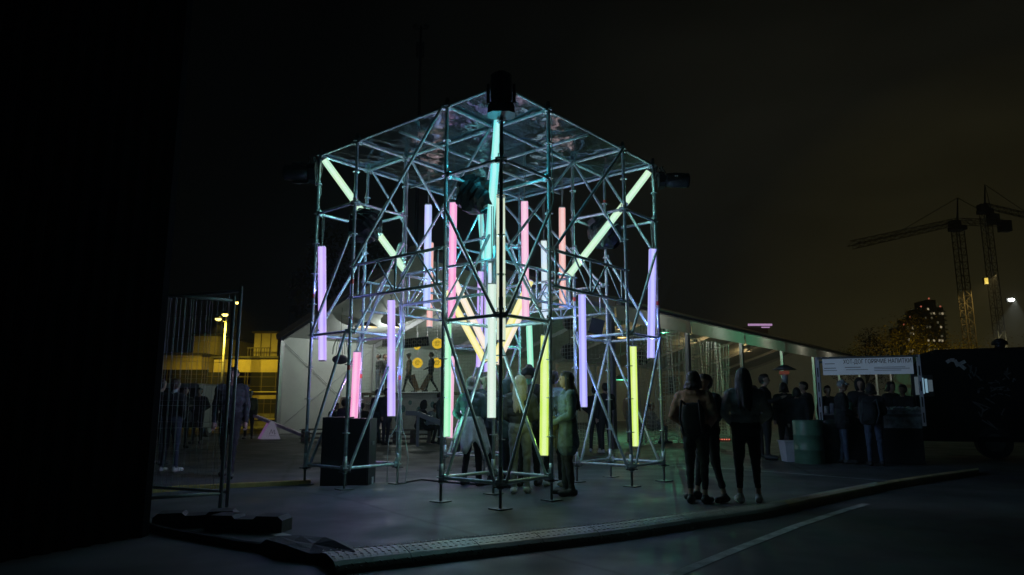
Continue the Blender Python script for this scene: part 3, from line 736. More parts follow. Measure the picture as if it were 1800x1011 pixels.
for k in range(bays+1):
    for g in (0.16, TWd-.12):
        part('leg', MB().box(T(g, k*bl, EV/2), (.19, .12, EV), Matrix.Rotation(math.pi/2-TA, 3, 'Z')), ALU, tent)
    for (g0, z0, g1, z1) in ((0.1, EV-.12, TWd/2, RG-.15), (TWd/2, RG-.15, TWd-.1, EV-.12)):
        part('rafter', MB().bar(T(g0, k*bl, z0), T(g1, k*bl, z1), .10, .2), ALU, tent)
for (g0, z0, g1, z1) in ((-.1, EV-.02, TWd/2, RG+.0), (TWd/2, RG+.0, TWd+.1, EV-.02)):
    part('gable_edge', MB().bar(T(g0, -.10, z0), T(g1, -.10, z1), .06, .24), PVC_EDGE, tent)
part('end_wall', MB().add([T(0, TLen, 0), T(TWd, TLen, 0), T(TWd, TLen, EV), T(TWd/2, TLen, RG), T(0, TLen, EV)], [(0, 1, 2, 3, 4)]), PVC, tent)
# cross bracing cables on the left wall
for k in range(0, 3):
    part('bracing_cable', MB().tube(T(.12, k*bl+.2, .3), T(.12, (k+1)*bl-.2, EV-.3), .014, 5), ALU, tent)
    part('bracing_cable', MB().tube(T(.12, k*bl+.2, EV-.3), T(.12, (k+1)*bl-.2, .3), .014, 5), ALU, tent)
NETM = mat('pale_netting', (0.66, 0.68, 0.62), 0.8, 0, 0.15, 3)
def net(p00, p10, p01, p11, nx, ny, r, label, amp=.06):
    """sports netting hung between four corners, cords as thin three-sided strands"""
    mb = MB(); rnd = random.Random(nx*7+ny)
    nrm = (p10-p00).cross(V(0, 0, 1)).normalized()
    def P(u, v):
        s_ = math.sin(u*17+v*3)*amp*(1-v*.5) + math.sin(u*41)*amp*.4
        return p00.lerp(p10, u).lerp(p01.lerp(p11, u), v) + nrm*s_ + V(0, 0, -.05*math.sin(u*23)*(1-v))
    for i in range(nx+1):
        pts = [P(i/nx, j/8) for j in range(9)]
        for a, b in zip(pts[:-1], pts[1:]): mb.tube(a, b, r, 3, cap=False)
    for j in range(ny+1):
        pts = [P(i/40, j/ny) for i in range(41)]
        for a, b in zip(pts[:-1], pts[1:]): mb.tube(a, b, r, 3, cap=False)
    o = solo('safety_net', mb, NETM, label, 'net', p00, 'nets around the skate area'); return o
net(T(4.6, .5, 0.1), T(11.2, .5, 0.1), T(4.6, .5, 4.0), T(11.2, .5, 4.0), 56, 34, .0042, 'pale net hanging across the tent gable left of the near tower')
net(T(11.6, .5, 0.1), T(16.1, .5, 0.1), T(11.6, .5, 3.95), T(16.1, .5, 3.95), 38, 34, .006, 'pale net hanging across the tent gable right of the near tower')
net(T(TWd-.3, 1.6, 0.05), T(TWd-.3, 4.9, 0.05), T(TWd-.3, 1.6, 3.7), T(TWd-.3, 4.9, 3.7), 28, 30, .0105, 'green lit net in the first open side bay of the tent', .10)
net(T(TWd-.5, 5.5, 0.05), T(TWd-.5, 9.9, 0.05), T(TWd-.5, 5.5, 3.6), T(TWd-.5, 9.9, 3.6), 36, 30, .0115, 'pale net in the second open side bay of the tent behind the standing women', .12)

# ------------------------------------------------------------------ skate area in the tent
RAMPW = mat('white_ramp_panel', (0.78, 0.80, 0.80), 0.6, 0, 0.2, 2)
PLY = mat('plywood', (0.30, 0.22, 0.14), 0.7, 0, 0.2, 3)
SPRAY = mat('teal_spray_paint', (0.12, 0.30, 0.32), 0.7, 0, 0.3)
q0, q1 = at(690, 690, 30.5), at(792, 690, 28.6); zp = q0.z
t = thing('skate_ramp', 'white skate ramp platform with sprayed blots inside the tent', 'ramp', (q0.x, q0.y, 0))
dq = (q1-q0); dq.z = 0; Lq = dq.length; dq.normalize(); nq = Vector((-dq.y, dq.x, 0))
cq = q0 + dq*Lq/2 + nq*1.5; ang = math.atan2(dq.y, dq.x); Mq = Matrix.Rotation(ang, 3, 'Z')
part('front_panel', MB().box(Vector((cq.x, cq.y, zp/2)) - nq*1.5, (Lq, .05, zp-.03), Mq), RAMPW, t)
part('deck', MB().box(Vector((cq.x, cq.y, zp-.04)), (Lq+.1, 3.1, .07), Mq), PLY, t)
part('coping', MB().tube(q0 - nq*.06 + V(0, 0, -.02), q1 - nq*.06 + V(0, 0, zp-q1.z-.02), .03, 8), STEEL, t)
for (u, v, r) in ((.2, .6, .16), (.33, .75, .1), (.5, .55, .2), (.72, .7, .13), (.85, .4, .1), (.1, .35, .12)):
    part('sprayed_blot', MB().disc(q0 + dq*(Lq*u) - nq*.03 + V(0, 0, zp*(v-1)), r, .008, 14, nq), SPRAY, t)
# warm quarter pipe behind the seated people
q2 = gx(628, 28.6)
t = thing('quarter_pipe', 'pale quarter pipe with dark sprayed blots left of the white ramp', 'ramp', q2)
mb = MB(); vs = []; nn = 8
for s_ in (-1.1, 1.1):
    for i in range(nn+1):
        f = i/nn*math.pi/2*.85; vs.append(q2 + V(s_, 1.6 - 1.6*math.cos(f)*1.0, 1.75*(1-math.cos(f))) if False else q2 + V(s_, 1.7*math.sin(f), 1.75*(1-math.cos(f))*1.15))
mb.add(vs, [(i, i+1, nn+2+i, nn+1+i) for i in range(nn)])
part('transition', mb, mat('pink_panel', (.42, .34, .33), .6, 0, .25, 2), t, True)
for s_ in (-1.1, 1.1):
    part('side_panel', MB().add([q2 + V(s_, 0, 0), q2 + V(s_, 1.7, 0), q2 + V(s_, 1.65, 1.7)], [(0, 1, 2)]), PLY, t)
for (u, v) in ((-.6, .8), (-.3, .5), (.1, .9), (.5, .6)):
    f = v*math.pi/2*.85; part('sprayed_blot', MB().disc(q2 + V(u, 1.7*math.sin(f) - .02, 1.75*(1-math.cos(f))*1.15 + .01), .14, .01, 10, (0, -1, .8)), BLACK, t)
# sign FLOOR
def text_mesh(txt, size, depth=.004):
    cu = bpy.data.curves.new('txt', 'FONT'); cu.body = txt; cu.size = size; cu.extrude = depth; cu.align_x = 'CENTER'; cu.align_y = 'CENTER'; cu.resolution_u = 3
    o = bpy.data.objects.new('txt', cu); COL.objects.link(o)
    dg = bpy.context.evaluated_depsgraph_get(); me = bpy.data.meshes.new_from_object(o.evaluated_get(dg))
    COL.objects.unlink(o); bpy.data.objects.remove(o); return me
def text_part(txt, size, loc, rz, m, parent, name='lettering', sx=1.0, tilt=0.0):
    me = text_mesh(txt, size); me.materials.clear(); me.materials.append(m)
    o = bpy.data.objects.new(name, me); COL.objects.link(o); o.parent = parent
    o.location = Vector(loc) - origin(parent); o.rotation_euler = (math.pi/2, tilt, rz); o.scale = (sx, 1, 1); return o
BOARD = mat('dark_sign_board', (0.02, 0.018, 0.016), 0.6, 0, 0.3, 4)
LETT = mat('brass_lettering', (0.42, 0.36, 0.22), 0.5, 0, 0.2, 8)
sc_ = at(731, 602, 30.0); t = thing('hanging_sign', 'dark hanging sign board reading FLOOR inside the tent', 'sign', sc_)
Mr = Matrix.Rotation(-.12, 3, 'Z') @ Matrix.Rotation(-.10, 3, 'Y')
part('board', MB().box(sc_, (1.18, .05, .40), Mr), BOARD, t)
text_part('FLOOR', .32, sc_ + V(0, -.032, 0), -.12, LETT, t, tilt=.0)
for dx in (-.5, .5): part('hanger', MB().tube(sc_ + V(dx, 0, .2), sc_ + V(dx, 0, 2.2), .012, 5), ALU, t)
sg2 = at(686, 601, 30.6); t = thing('hanging_sign', 'small dark board left of the FLOOR sign', 'sign', sg2)
part('board', MB().box(sg2, (.7, .05, .42), Matrix.Rotation(-.12, 3, 'Z')), BOARD, t); part('hanger', MB().tube(sg2 + V(0, 0, .2), sg2 + V(0, 0, 2), .012, 5), ALU, t)
# yellow glowing discs
YD = emit('yellow_disc_glow', (0.85, 0.55, 0.02), 0.85)
for (x, y, lab, rr_) in ((734, 638, 'yellow round glowing disc behind the skater with the pale cap', 9), (769, 604, 'upper yellow round glowing disc beside the FLOOR sign', 9.5), (768, 638, 'yellow round glowing disc behind the skater in black', 9), (733, 609, 'yellow glowing disc mostly hidden by the FLOOR sign', 6)):
    c = at(x, y, 31.8); t = thing('round_lamp', lab, 'lamp', c, 'yellow round lamps in the tent'); r = rr_/F_PX*31.5
    part('disc', MB().disc(c, r, .06, 24, (0, 1, 0)), YD, t)
    mb = MB(); sp = [c + V(r*.55*(1-i/26)*math.cos(i*.55), -.035, r*.55*(1-i/26)*math.sin(i*.55)) for i in range(22)]
    part('spiral', mb.poly(sp, .012, 4), BOARD, t)
    part('hanger', MB().tube(c + V(0, .02, r), c + V(0, .02, r+1.2), .012, 5), ALU, t)
# ceiling lamps, and added fill lamps, that light the tent
WARM = (1.0, 0.80, 0.52); WH = emit('tent_lamp_glow', (1.0, 0.72, 0.25), 0.9)
def roof_z(p):
    g_ = max(0, min(TWd, (Vector(p)-TL).dot(GD))); return EV + (RG-EV)*(1 - abs(g_-TWd/2)/(TWd/2))
def tent_lamp(p, e_, colr, label, glow=None, w=.5, sh=.22):
    p = Vector(p); rz_ = roof_z(p) - .1; p.z = min(p.z, rz_ - sh - .06); t = thing('ceiling_lamp', label, 'lamp', p, 'ceiling lamps in the tent')
    part('shade', MB().tube(p + V(0, 0, .02), p + V(0, 0, sh), w*.5, 14, r1=w*.16), BOARD, t, True)
    part('bulb', MB().disc(p + V(0, 0, .012), w*.42, .03, 14), glow or WH, t)
    part('rod', MB().tube(p + V(0, 0, sh), Vector((p.x, p.y, rz_)), .012, 5), BOARD, t)
    lamp('ceiling_glow', 'POINT', p + V(0, 0, -.12), e_, colr, t, 0.0)
tent_lamp(at(645, 560, 30.5), 85, (.85, .95, .90), 'wide ceiling lamp in the tent left of the FLOOR sign', w=1.1)
tent_lamp(at(694, 568, 31.4), 85, (.85, .95, .90), 'small ceiling lamp in the tent near the violet tube', w=.5)
tent_lamp(at(812, 560, 33.0), 110, (.85, .95, .90), 'ceiling lamp in the tent behind the near tower', w=.6)
for k_ in range(9):  # unseen lamps added under the eave to brighten valance and roof edge
    tent_lamp(T(15.7, (k_+.5)*bl, 4.08), 15.0, (.92, 1.0, .92) if k_ < 2 else (1, .95, .78), 'unseen added fill lamp over the %s side bay of the tent, counted from the open gable' % ('first', 'second', 'third', 'fourth', 'fifth', 'sixth', 'seventh', 'eighth', 'ninth')[k_], emit('dim_fill_lamp_glow', (.8, .7, .5), .12), .24, .12)
for k_, (g_, l_) in enumerate(((6.0, 19.0), (6.0, 30.0), (6.0, 41.0))):  # unseen lamps added to warm the long inner wall
    tent_lamp(T(g_, l_, 5.65), (34, 48, 48)[k_], (1, .74, .30), ('nearest', 'middle', 'farthest')[k_] + ' unseen warm fill lamp added deep in the tent behind the stall crowd', emit('dim_fill_lamp_glow', (.8, .7, .5), .12), .5)
tent_lamp(at(1094, 594, 26.5), 30, (1.0, .6, .2), 'orange ceiling lamp in the tent seen through the right tower', w=.45)
GG = emit('green_lamp_glow', (0.12, 0.95, 0.45), 0.9)
tent_lamp(at(1168, 585, 30.0), 180, (.15, 1.0, .50), 'green ceiling lamp behind the first side net', GG, .4)
tent_lamp(at(1092, 668, 30.0), 40, (.15, 1.0, .50), 'low green lamp seen below the right tower ledger', GG, .7)
# hanging ornaments
def ornament(x, y, Y, r, label):
    c = at(x, y, Y); t = thing('hanging_lantern', label, 'lantern', c, 'dark round lanterns in the tent')
    part('globe', MB().ball(c, r, 14, 10, (1, 1, .9)), BOARD, t, True)
    part('rod', MB().tube(c + V(0, 0, r*.8), c + V(0, 0, r*.8 + 1.2), .012, 5), BOARD, t)
ornament(1003, 568, 27.5, .32, 'dark round lantern between the near tower and the right tower, higher one')
ornament(1001, 618, 26.5, .35, 'dark round lantern between the near tower and the right tower, lower one')
ornament(1128, 628, 25.5, .32, 'dark grey round lantern right of the yellow-green tube')
c = at(598, 632, 28.5); t = thing('hanging_basket', 'purple hanging basket lamp with wire hoops inside the tent', 'lamp', c)
part('basket', MB().ball(c, .33, 14, 8, (1, 1, .6)), mat('purple_cloth', (.10, .06, .14), .8), t, True)
mb = MB()
for k in range(4):
    an = k*math.pi/4; pts = [c + V(.34*math.cos(an)*math.sin(f), .34*math.sin(an)*math.sin(f), .2 + .75*math.cos(f)) for f in [i*math.pi/8 - math.pi/2 for i in range(9)]]
    mb.poly(pts, .012, 4)
part('wire_hoops', mb, BOARD, t); part('rod', MB().tube(c + V(0, 0, .9), c + V(0, 0, 2.2), .012, 5), BOARD, t)
# black screen on a stand by the right net
c = at(1181, 677, 25.5); t = thing('screen_stand', 'black screen on a brown board behind the first side net', 'screen', (c.x, c.y, 0))
part('board', MB().box(c, (.80, .06, .72)), PLY, t); part('screen', MB().box(c + V(0, -.04, 0), (.25, .03, .56)), BLACK, t)
for dx in (-.3, .3): part('leg', MB().bar(Vector((c.x+dx, c.y, 0)), Vector((c.x+dx, c.y, c.z-.36)), .06, .06), PLY, t)
# pallets used as benches
PAL = mat('pallet_wood', (0.20, 0.15, 0.13), 0.85, 0, 0.3, 5)
def pallet_bench(p, L, label, n=3):
    p = Vector(p); t = thing('pallet_bench', label, 'bench', p, 'pallet benches in front of the tent')
    for k in range(n):
        for j in range(3): part('slat', MB().box(p + V(0, -.3 + .3*j, .14*k + .13), (L, .14, .022)), PAL, t)
        for sx in (-.46, 0, .46): part('block', MB().box(p + V(sx*L, 0, .14*k + .06), (.10, .7, .10)), PAL, t)
pallet_bench(gx(595, 23.6), 2.4, 'pallet bench under the people sitting left of the black cabinets')
pallet_bench(gx(663, 23.2), 1.4, 'pallet bench right of the black cabinets')
pallet_bench(gx(726, 23.0), 1.2, 'stack of pallets under the hooded person')
GR = mat('grey_plastic', (.33, .34, .36), .5, 0, .15)
# child slide / sloping plank
p0, p1 = at(735, 727, 21.0), at(778, 745, 21.0)
t = thing('sloping_ramp', 'small grey sloping ramp on legs in front of the seated people', 'ramp', (p0.x, p0.y, 0))
part('plank', MB().bar(p0, p1, .30, .14), GR, t); part('plank_top', MB().bar(p0 - V(.35, 0, -.02), p0, .30, .14), GR, t)
part('leg', MB().bar(Vector((p0.x, p0.y, 0)), p0, .08, .08), GR, t); part('leg', MB().bar(Vector((p1.x, p1.y, 0)), p1, .08, .08), GR, t)

# see-saw with triangular base
c = gx(474, 25.5); WHITEP = mat('white_board', (.62, .60, .64), .5, 0, .1); PINKP = mat('pink_board', (.72, .50, .74), .5, 0, .1)
GLOWW = mat('white_panel_added_glow', (.75, .74, .78), .5, 0, .1); GLOWP = mat('lilac_panel_added_glow', (.72, .50, .74), .5, 0, .1)      # faint glow added to the base panels to brighten them
for m__, c__, e__ in ((GLOWW, (.80, .74, 1.0, 1), .09), (GLOWP, (.72, .36, .85, 1), .12)):
    m__.node_tree.nodes['Principled BSDF'].inputs['Emission Color'].default_value = c__; m__.node_tree.nodes['Principled BSDF'].inputs['Emission Strength'].default_value = e__
t = thing('seesaw', 'see-saw with a pale triangular base and a lilac plank left of the scaffold', 'seesaw', c)
mb = MB(); w, h, dp = .40, .62, .30
f = [c + V(-.30, -.1, 0), c + V(.42, -.1, 0), c + V(.16, -.1, h), c + V(.02, -.1, h)]
bk = [q + V(-.26, .45, 0) for q in f]
part('base_front', MB().add(f + [q + V(-.05, .1, 0) for q in f], [(0,1,2,3), (7,6,5,4), (0,4,5,1), (1,5,6,2), (2,6,7,3), (3,7,4,0)]), GLOWW, t)
part('base_side', MB().add([f[0], f[3], bk[3], bk[0]] + [q + V(.02, .06, -.01) for q in (f[0], f[3], bk[3], bk[0])], [(0,1,2,3), (7,6,5,4), (0,4,5,1), (1,5,6,2), (2,6,7,3), (3,7,4,0)]), GLOWP, t)
part('plank', MB().bar(at(438, 727, 25.6), at(537, 767, 25.6), .30, .10), PINKP, t)
# printed mark on the base
mb = MB()
for a, b in (((.02, .17), (.08, .34)), ((.08, .34), (.12, .20)), ((.12, .20), (.18, .33)), ((.20, .32), (.20, .17)), ((.20, .17), (.25, .21)), ((.00, .12), (.25, .12))):
    mb.bar(c + V(a[0], -.106, a[1]), c + V(b[0], -.106, b[1]), .006, .035, (0, 1, 0))
part('printed_mark', mb, BLACK, t)

# ================================================================== people
SKIN = mat('skin', (0.42, 0.27, 0.20), 0.55, 0, 0.12, 20)
def cloth(name, col, rough=0.85, var=0.3): return mat('cloth_' + name, col, rough, 0, var, 9, 0.35, 22)
CL = {
 'black': cloth('black', (.018, .018, .02)), 'charcoal': cloth('charcoal', (.045, .047, .05)), 'navy': cloth('navy', (.03, .035, .06)),
 'jeans': cloth('jeans', (.07, .09, .14)), 'paleblue': cloth('pale_blue', (.32, .38, .46)), 'green': cloth('sage_green', (.13, .19, .25)),
 'teal': cloth('dark_teal', (.08, .12, .12)), 'grey': cloth('grey', (.22, .23, .23)), 'lightgrey': cloth('light_grey', (.34, .36, .37)), 'white': cloth('off_white', (.58, .57, .54)),
 'brown': cloth('brown', (.40, .21, .14)), 'olive': cloth('olive', (.14, .13, .07)), 'purple': cloth('purple', (.12, .08, .18)), 'tan': cloth('tan', (.34, .25, .17)),
 'plaid': cloth('plaid', (.10, .10, .10), .85, .7), 'shoe': cloth('dark_shoe', (.03, .03, .03), .6), 'shoew': cloth('white_shoe', (.55, .55, .53), .6),
 'mint': cloth('mint', (.14, .32, .22)), }
HAIR = {'dark': mat('dark_hair', (.02, .015, .012), .45, 0, .3, 60, .5, 120), 'brown': mat('brown_hair', (.06, .035, .022), .45, 0, .3, 60, .5, 120),
        'blonde': mat('blonde_hair', (.46, .38, .26), .42, 0, .35, 70, .6, 140), 'ash': mat('ash_hair', (.20, .17, .13), .5, 0, .3, 60, .6, 90)}
EYE = mat('dark_eye', (.015, .012, .01), .2, 0, 0)
def rc_mesh(mb, p0, p1, r0, r1, n=10):
    p0, p1 = Vector(p0), Vector(p1); d = p1-p0
    if d.length < 1e-5: d = Vector((0, 0, 1e-4)); p1 = p0 + d
    d = d.normalized(); u = d.orthogonal().normalized(); w = d.cross(u)
    rings = [(p0 - d*r0*.98, r0*.2), (p0 - d*r0*.7, r0*.71), (p0, r0), (p1, r1), (p1 + d*r1*.7, r1*.71), (p1 + d*r1*.98, r1*.2)]
    vs = []; fs = []
    for c, r in rings: vs += [c + (u*math.cos(2*math.pi*i/n) + w*math.sin(2*math.pi*i/n))*r for i in range(n)]
    for j in range(5):
        for i in range(n): fs.append((j*n+i, j*n+(i+1) % n, (j+1)*n+(i+1) % n, (j+1)*n+i))
    fs += [tuple(range(n-1, -1, -1)), tuple(range(5*n, 6*n))]
    mb.add(vs, fs)
def blob(prims, voxel, name, smooth=4):
    """one continuous skin over tapered limbs; every face takes the cloth of the limb it belongs to"""
    mb = MB()
    for p0, p1, r0, r1, m in prims: rc_mesh(mb, p0, p1, r0, r1)
    me = mb.mesh(name); o = bpy.data.objects.new('tmp', me); COL.objects.link(o)
    r = o.modifiers.new('r', 'REMESH'); r.mode = 'VOXEL'; r.voxel_size = voxel
    s = o.modifiers.new('s', 'SMOOTH'); s.iterations = smooth; s.factor = .5
    dg = bpy.context.evaluated_depsgraph_get(); out = bpy.data.meshes.new_from_object(o.evaluated_get(dg))
    bpy.data.objects.remove(o); bpy.data.meshes.remove(me)
    out.name = name
    nf = len(out.polygons); c = np.empty(nf*3); out.polygons.foreach_get('center', c); c = c.reshape(-1, 3)
    best = np.full(nf, 1e9); idx = np.zeros(nf, int); mats = []
    for p0, p1, r0, r1, m in prims:
        if m not in mats: mats.append(m)
        a = np.array(p0); b = np.array(p1); d = b-a; t = np.clip(((c-a) @ d)/max(1e-9, d @ d), 0, 1)
        dist = np.linalg.norm(c - (a + t[:, None]*d), axis=1) - (r0 + (r1-r0)*t)
        k = dist < best; best[k] = dist[k]; idx[k] = mats.index(m)
    out.materials.clear()
    for m in mats: out.materials.append(m)
    out.polygons.foreach_set('material_index', idx.astype(np.int32)); out.polygons.foreach_set('use_smooth', np.ones(nf, bool))
    if voxel < .012 and name == 'person':                       # folds in the cloth
        nv_ = len(out.vertices); co = np.empty(nv_*3); out.vertices.foreach_get('co', co); co = co.reshape(-1, 3)
        no = np.empty(nv_*3); out.vertices.foreach_get('normal', no); no = no.reshape(-1, 3); best = np.full(nv_, 1e9); skin = np.zeros(nv_, bool)
        for p0, p1, r0, r1, m in prims:
            a = np.array(p0); b = np.array(p1); d = b-a; t = np.clip(((co-a) @ d)/max(1e-9, d @ d), 0, 1)
            dist = np.linalg.norm(co - (a + t[:, None]*d), axis=1) - (r0 + (r1-r0)*t); k = dist < best; best[k] = dist[k]; skin[k] = m.name == 'skin'
        sd = len(prims)*1.7 + co[:, 0].max()*50
        w = np.array([0.0 if sk else mn.noise(Vector((c[0]*8+sd, c[1]*8, c[2]*13+c[0]*6)))*.011 + mn.noise(Vector((c[0]*19, c[1]*19+sd, c[2]*30-c[0]*12)))*.005 for c, sk in zip(co, skin)])
        out.vertices.foreach_set('co', (co + no*w[:, None]).ravel())
    out.update(); return out
PEOPLE = 0
def person(pos, face, label, h=1.70, top='black', legs='black', shoes='shoe', hair='dark', style='short', pose='stand', arms=('down', 'down'),
           coat=0.0, hood=False, near=False, build=1.10, step=0.10, lean=0.0, head=(0, 0), sleeve=None, bare_ankle=False, group=None, scarf=None):
    """pos on the ground, face = heading in degrees (0 looks at the camera, 90 looks to the photo's right)"""
    global PEOPLE; PEOPLE += 1
    k = h/1.72; T_, L_, S_ = CL[top], CL[legs], CL[shoes]; P = []
    def q(x, y, z): return (x*k, y*k, z*k)
    def add(a, b, r0, r1, m): P.append((a, b, r0*k, r1*k, m))
    sit = pose == 'sit'; H = .50 if sit else .93
    # legs
    for s in (-1, 1):
        hip = q(s*.085, 0, H)
        if sit: knee = q(s*.13, -.42, .52); ank = q(s*.13, -.36 - .06*s, .09)
        elif pose == 'walk': knee = q(s*.085, -.10*s - .03, .50); ank = q(s*.08, -.26*s + .04, .10 + (.05 if s < 0 else 0))
        else: knee = q(s*(.085+step*.2), -.015, .50); ank = q(s*(.06+step*.55), .01 + .03*s, .09)
        add(hip, knee, .092*min(build, 1.1), .064, L_)
        mid = tuple(knee[i]*.3 + ank[i]*.7 for i in range(3))
        if bare_ankle: add(knee, mid, .060, .046, L_); add(mid, ank, .036, .036, SKIN)
        else: add(knee, ank, .060, .046, L_)
        fd = -1
        add((ank[0], ank[1] + .035*k, .050*k), (ank[0] + s*.025*k, ank[1] - .17*k, .042*k), .052, .042, S_)
        add((ank[0], ank[1] + .0*k, .09*k), (ank[0] + s*.01*k, ank[1] - .05*k, .055*k), .046, .044, S_)
    # torso, leaning forward by lean
    def tq(x, y, z): return q(x, y - lean*(z), H + z)
    for x in (.055,): 
        add(q(-x, 0, H+.02), q(x, 0, H+.02), .118*build, .118*build, L_ if coat <= 0 else T_)
        add(tq(-.045, 0, .14), tq(.045, 0, .14), .115*build, .115*build, T_)
        add(tq(-.065, .0, .27), tq(.065, .0, .27), .122*build, .122*build, T_)
        add(tq(-.085, .01, .38), tq(.085, .01, .38), .118*build, .118*build, T_)
        add(tq(-.145, .015, .465), tq(.145, .015, .465), .066*build, .066*build, T_)
    if coat > 0:
        z1 = H + .05 - coat
        for s in (-1, 1): add(tq(s*.055, 0, .10), q(s*.075, 0, z1), .122*build, .135*build, T_)
    neck = tq(0, .01, .50); hc = tq(head[0]*.03, -.015 - head[1]*.05, .67)
    add(neck, tq(0, 0, .57), .054, .052, SKIN if not scarf else CL[scarf])
    if hood: add(tq(-.075, .06, .49), tq(.075, .06, .49), .068, .068, T_); add(tq(-.05, -.045, .49), tq(.05, -.045, .49), .05, .05, T_)
    # head
    hy = Vector(hc); 
    def hq(x, y, z):
        c_, s_ = math.cos(head[0]), math.sin(head[0]); return (hy.x + (x*c_ - y*s_)*k, hy.y + (x*s_ + y*c_)*k - head[1]*z*k, hy.z + z*k)
    add(hq(0, .012, .02), hq(0, -.012, .03), .088, .082, SKIN); add(hq(0, -.02, -.02), hq(0, -.035, -.06), .072, .048, SKIN)
    add(hq(0, -.088, .015), hq(0, -.104, -.018), .010, .014, SKIN); add(hq(-.018, -.082, -.055), hq(.018, -.082, -.055), .010, .010, SKIN)
    for s in (-1, 1): add(hq(s*.082, .005, .0), hq(s*.086, .012, .028), .014, .016, SKIN); add(hq(s*.035, -.075, .035), hq(s*.015, -.083, .037), .011, .011, SKIN)
    # arms
    for s, a in zip((-1, 1), arms):
        sh = Vector(tq(s*.185, .015, .455))
        if a == 'down': el = sh + Vector(q(s*.05, .02, -.27)); wr = el + Vector(q(s*.0, -.05, -.24))
        elif a == 'pocket': el = sh + Vector(q(s*.09, .07, -.25)); wr = Vector(tq(s*.15, -.11, .06))
        elif a == 'front': el = sh + Vector(q(s*.05, -.01, -.27)); wr = Vector(tq(s*.05, -.24, .07))
        elif a == 'phone': el = sh + Vector(q(s*.05, -.05, -.26)); wr = Vector(tq(s*.07, -.30, .30))
        elif a == 'out': el = sh + Vector(q(s*.20, -.03, -.17)); wr = el + Vector(q(s*.17, -.08, -.14))
        elif a == 'knee': el = sh + Vector(q(s*.06, -.13, -.22)); wr = Vector(q(s*.12, -.36, .62))
        elif a == 'back': el = sh + Vector(q(s*.08, .10, -.25)); wr = el + Vector(q(-s*.06, .05, -.22))
        else: el = sh + Vector(q(s*.06, -.03, -.26)); wr = Vector(tq(-s*.06, -.17, .26))
        sl = CL[sleeve] if sleeve else T_
        add(sh, el, .066*build, .052*build, sl); add(el, wr, .052*build, .042, sl)
        d = (wr-el).normalized(); 
        if a == 'pocket': continue
        kn = wr + d*.085*k; side = d.cross(Vector((0, 1, 0))); side = side.normalized() if side.length > .1 else Vector((1, 0, 0)); pal = side.cross(d).normalized()
        add(tuple(wr), tuple(kn), .030, .036, SKIN)
        if near:
            for fi, (o_, ln) in enumerate(((-.030, .062), (-.010, .074), (.010, .068), (.029, .052))):
                b = kn + side*o_*k; m_ = b + d*ln*.55*k + pal*.008*k; e_ = m_ + d*ln*.4*k - pal*.022*k
                add(tuple(b), tuple(m_), .0095, .009, SKIN); add(tuple(m_), tuple(e_), .009, .008, SKIN)
            th = wr + d*.03*k + side*(-s)*.03*k; add(tuple(th), tuple(th + d*.045*k + side*(-s)*.022*k), .012, .010, SKIN)
        else: add(tuple(kn), tuple(kn + d*.06*k), .032, .02, SKIN)
    me = blob(P, .0105 if near else .024, 'person', 5 if near else 3)
    o = bpy.data.objects.new('person', me); COL.objects.link(o)
    o.location = pos; o.rotation_euler = (0, 0, math.radians(face))
    props(o, label, 'person', group)
    def child(name, prims, vox=.0095):
        m = blob(prims, vox if near else .022, name, 4); c = bpy.data.objects.new(name, m); COL.objects.link(c); c.parent = o; return c
    hm = HAIR[hair]; hp = []
    def ha(a, b, r0, r1, m=None): hp.append((a, b, r0*k, r1*k, m or hm))
    if style in ('short', 'long', 'bob', 'curly'):
        ha(hq(0, .03, .045), hq(0, -.005, .062), .092, .082); ha(hq(0, .05, -.01), hq(0, .045, .04), .080, .088)
        for s in (-1, 1): ha(hq(s*.045, .02, .045), hq(s*.055, .03, .0), .05, .040)
        if style == 'curly':
            rnd = random.Random(PEOPLE)
            for _ in range(16): a = hq(rnd.uniform(-.09, .09), rnd.uniform(-.03, .1), rnd.uniform(-.04, .11)); ha(a, a, .034, .034)
        if style in ('long', 'bob'):
            rnd = random.Random(PEOPLE*3); L = -.40 if style == 'long' else -.14
            for i_ in range(30 if near else 12):
                an = math.pi*(-.12 + 1.24*i_/((30 if near else 12)-1)) + rnd.uniform(-.05, .05); ca, sa = math.cos(an), math.sin(an)
                l_ = L*rnd.uniform(.86, 1.1); wv = rnd.uniform(-.012, .012)
                p_a = hq(.062*ca, .02 + .055*sa, .055); p_b = hq(.088*ca, .02 + .078*sa, -.05); bk_ = .045*(build-1)/.2; p_c = hq(.094*ca + wv, .05 + (.095+bk_)*sa, -.05 + (l_+.05)*.5); p_d = hq(.080*ca + wv*2, .085 + (.10+bk_)*sa, l_)
                ha(p_a, p_b, .030, .026); ha(p_b, p_c, .026, .022)
                if style == 'long': ha(p_c, p_d, .022, .010)
        child('hair', hp)
    elif style == 'beanie':
        child('beanie', [(hq(0, .02, .05), hq(0, .0, .085), .098*k, .075*k, CL['black']), (hq(-.03, .0, .03), hq(.03, .0, .03), .094*k, .094*k, CL['black'])])
    elif style == 'cap':
        child('cap', [(hq(0, .015, .05), hq(0, .0, .07), .098*k, .078*k, CL['lightgrey']), (hq(-.04, -.08, .045), hq(.04, -.08, .045), .035*k, .035*k, CL['lightgrey']), (hq(-.03, -.125, .04), hq(.03, -.125, .04), .02*k, .02*k, CL['lightgrey'])])
    elif style == 'hood':
        child('hood', [(hq(0, .035, .03), hq(0, .01, .06), .108*k, .098*k, T_), (hq(0, .05, -.08), hq(0, .045, 0), .10*k, .108*k, T_)] + [(hq(s*.07, -.02, .03), hq(s*.06, -.02, -.10), .04*k, .04*k, T_) for s in (-1, 1)])
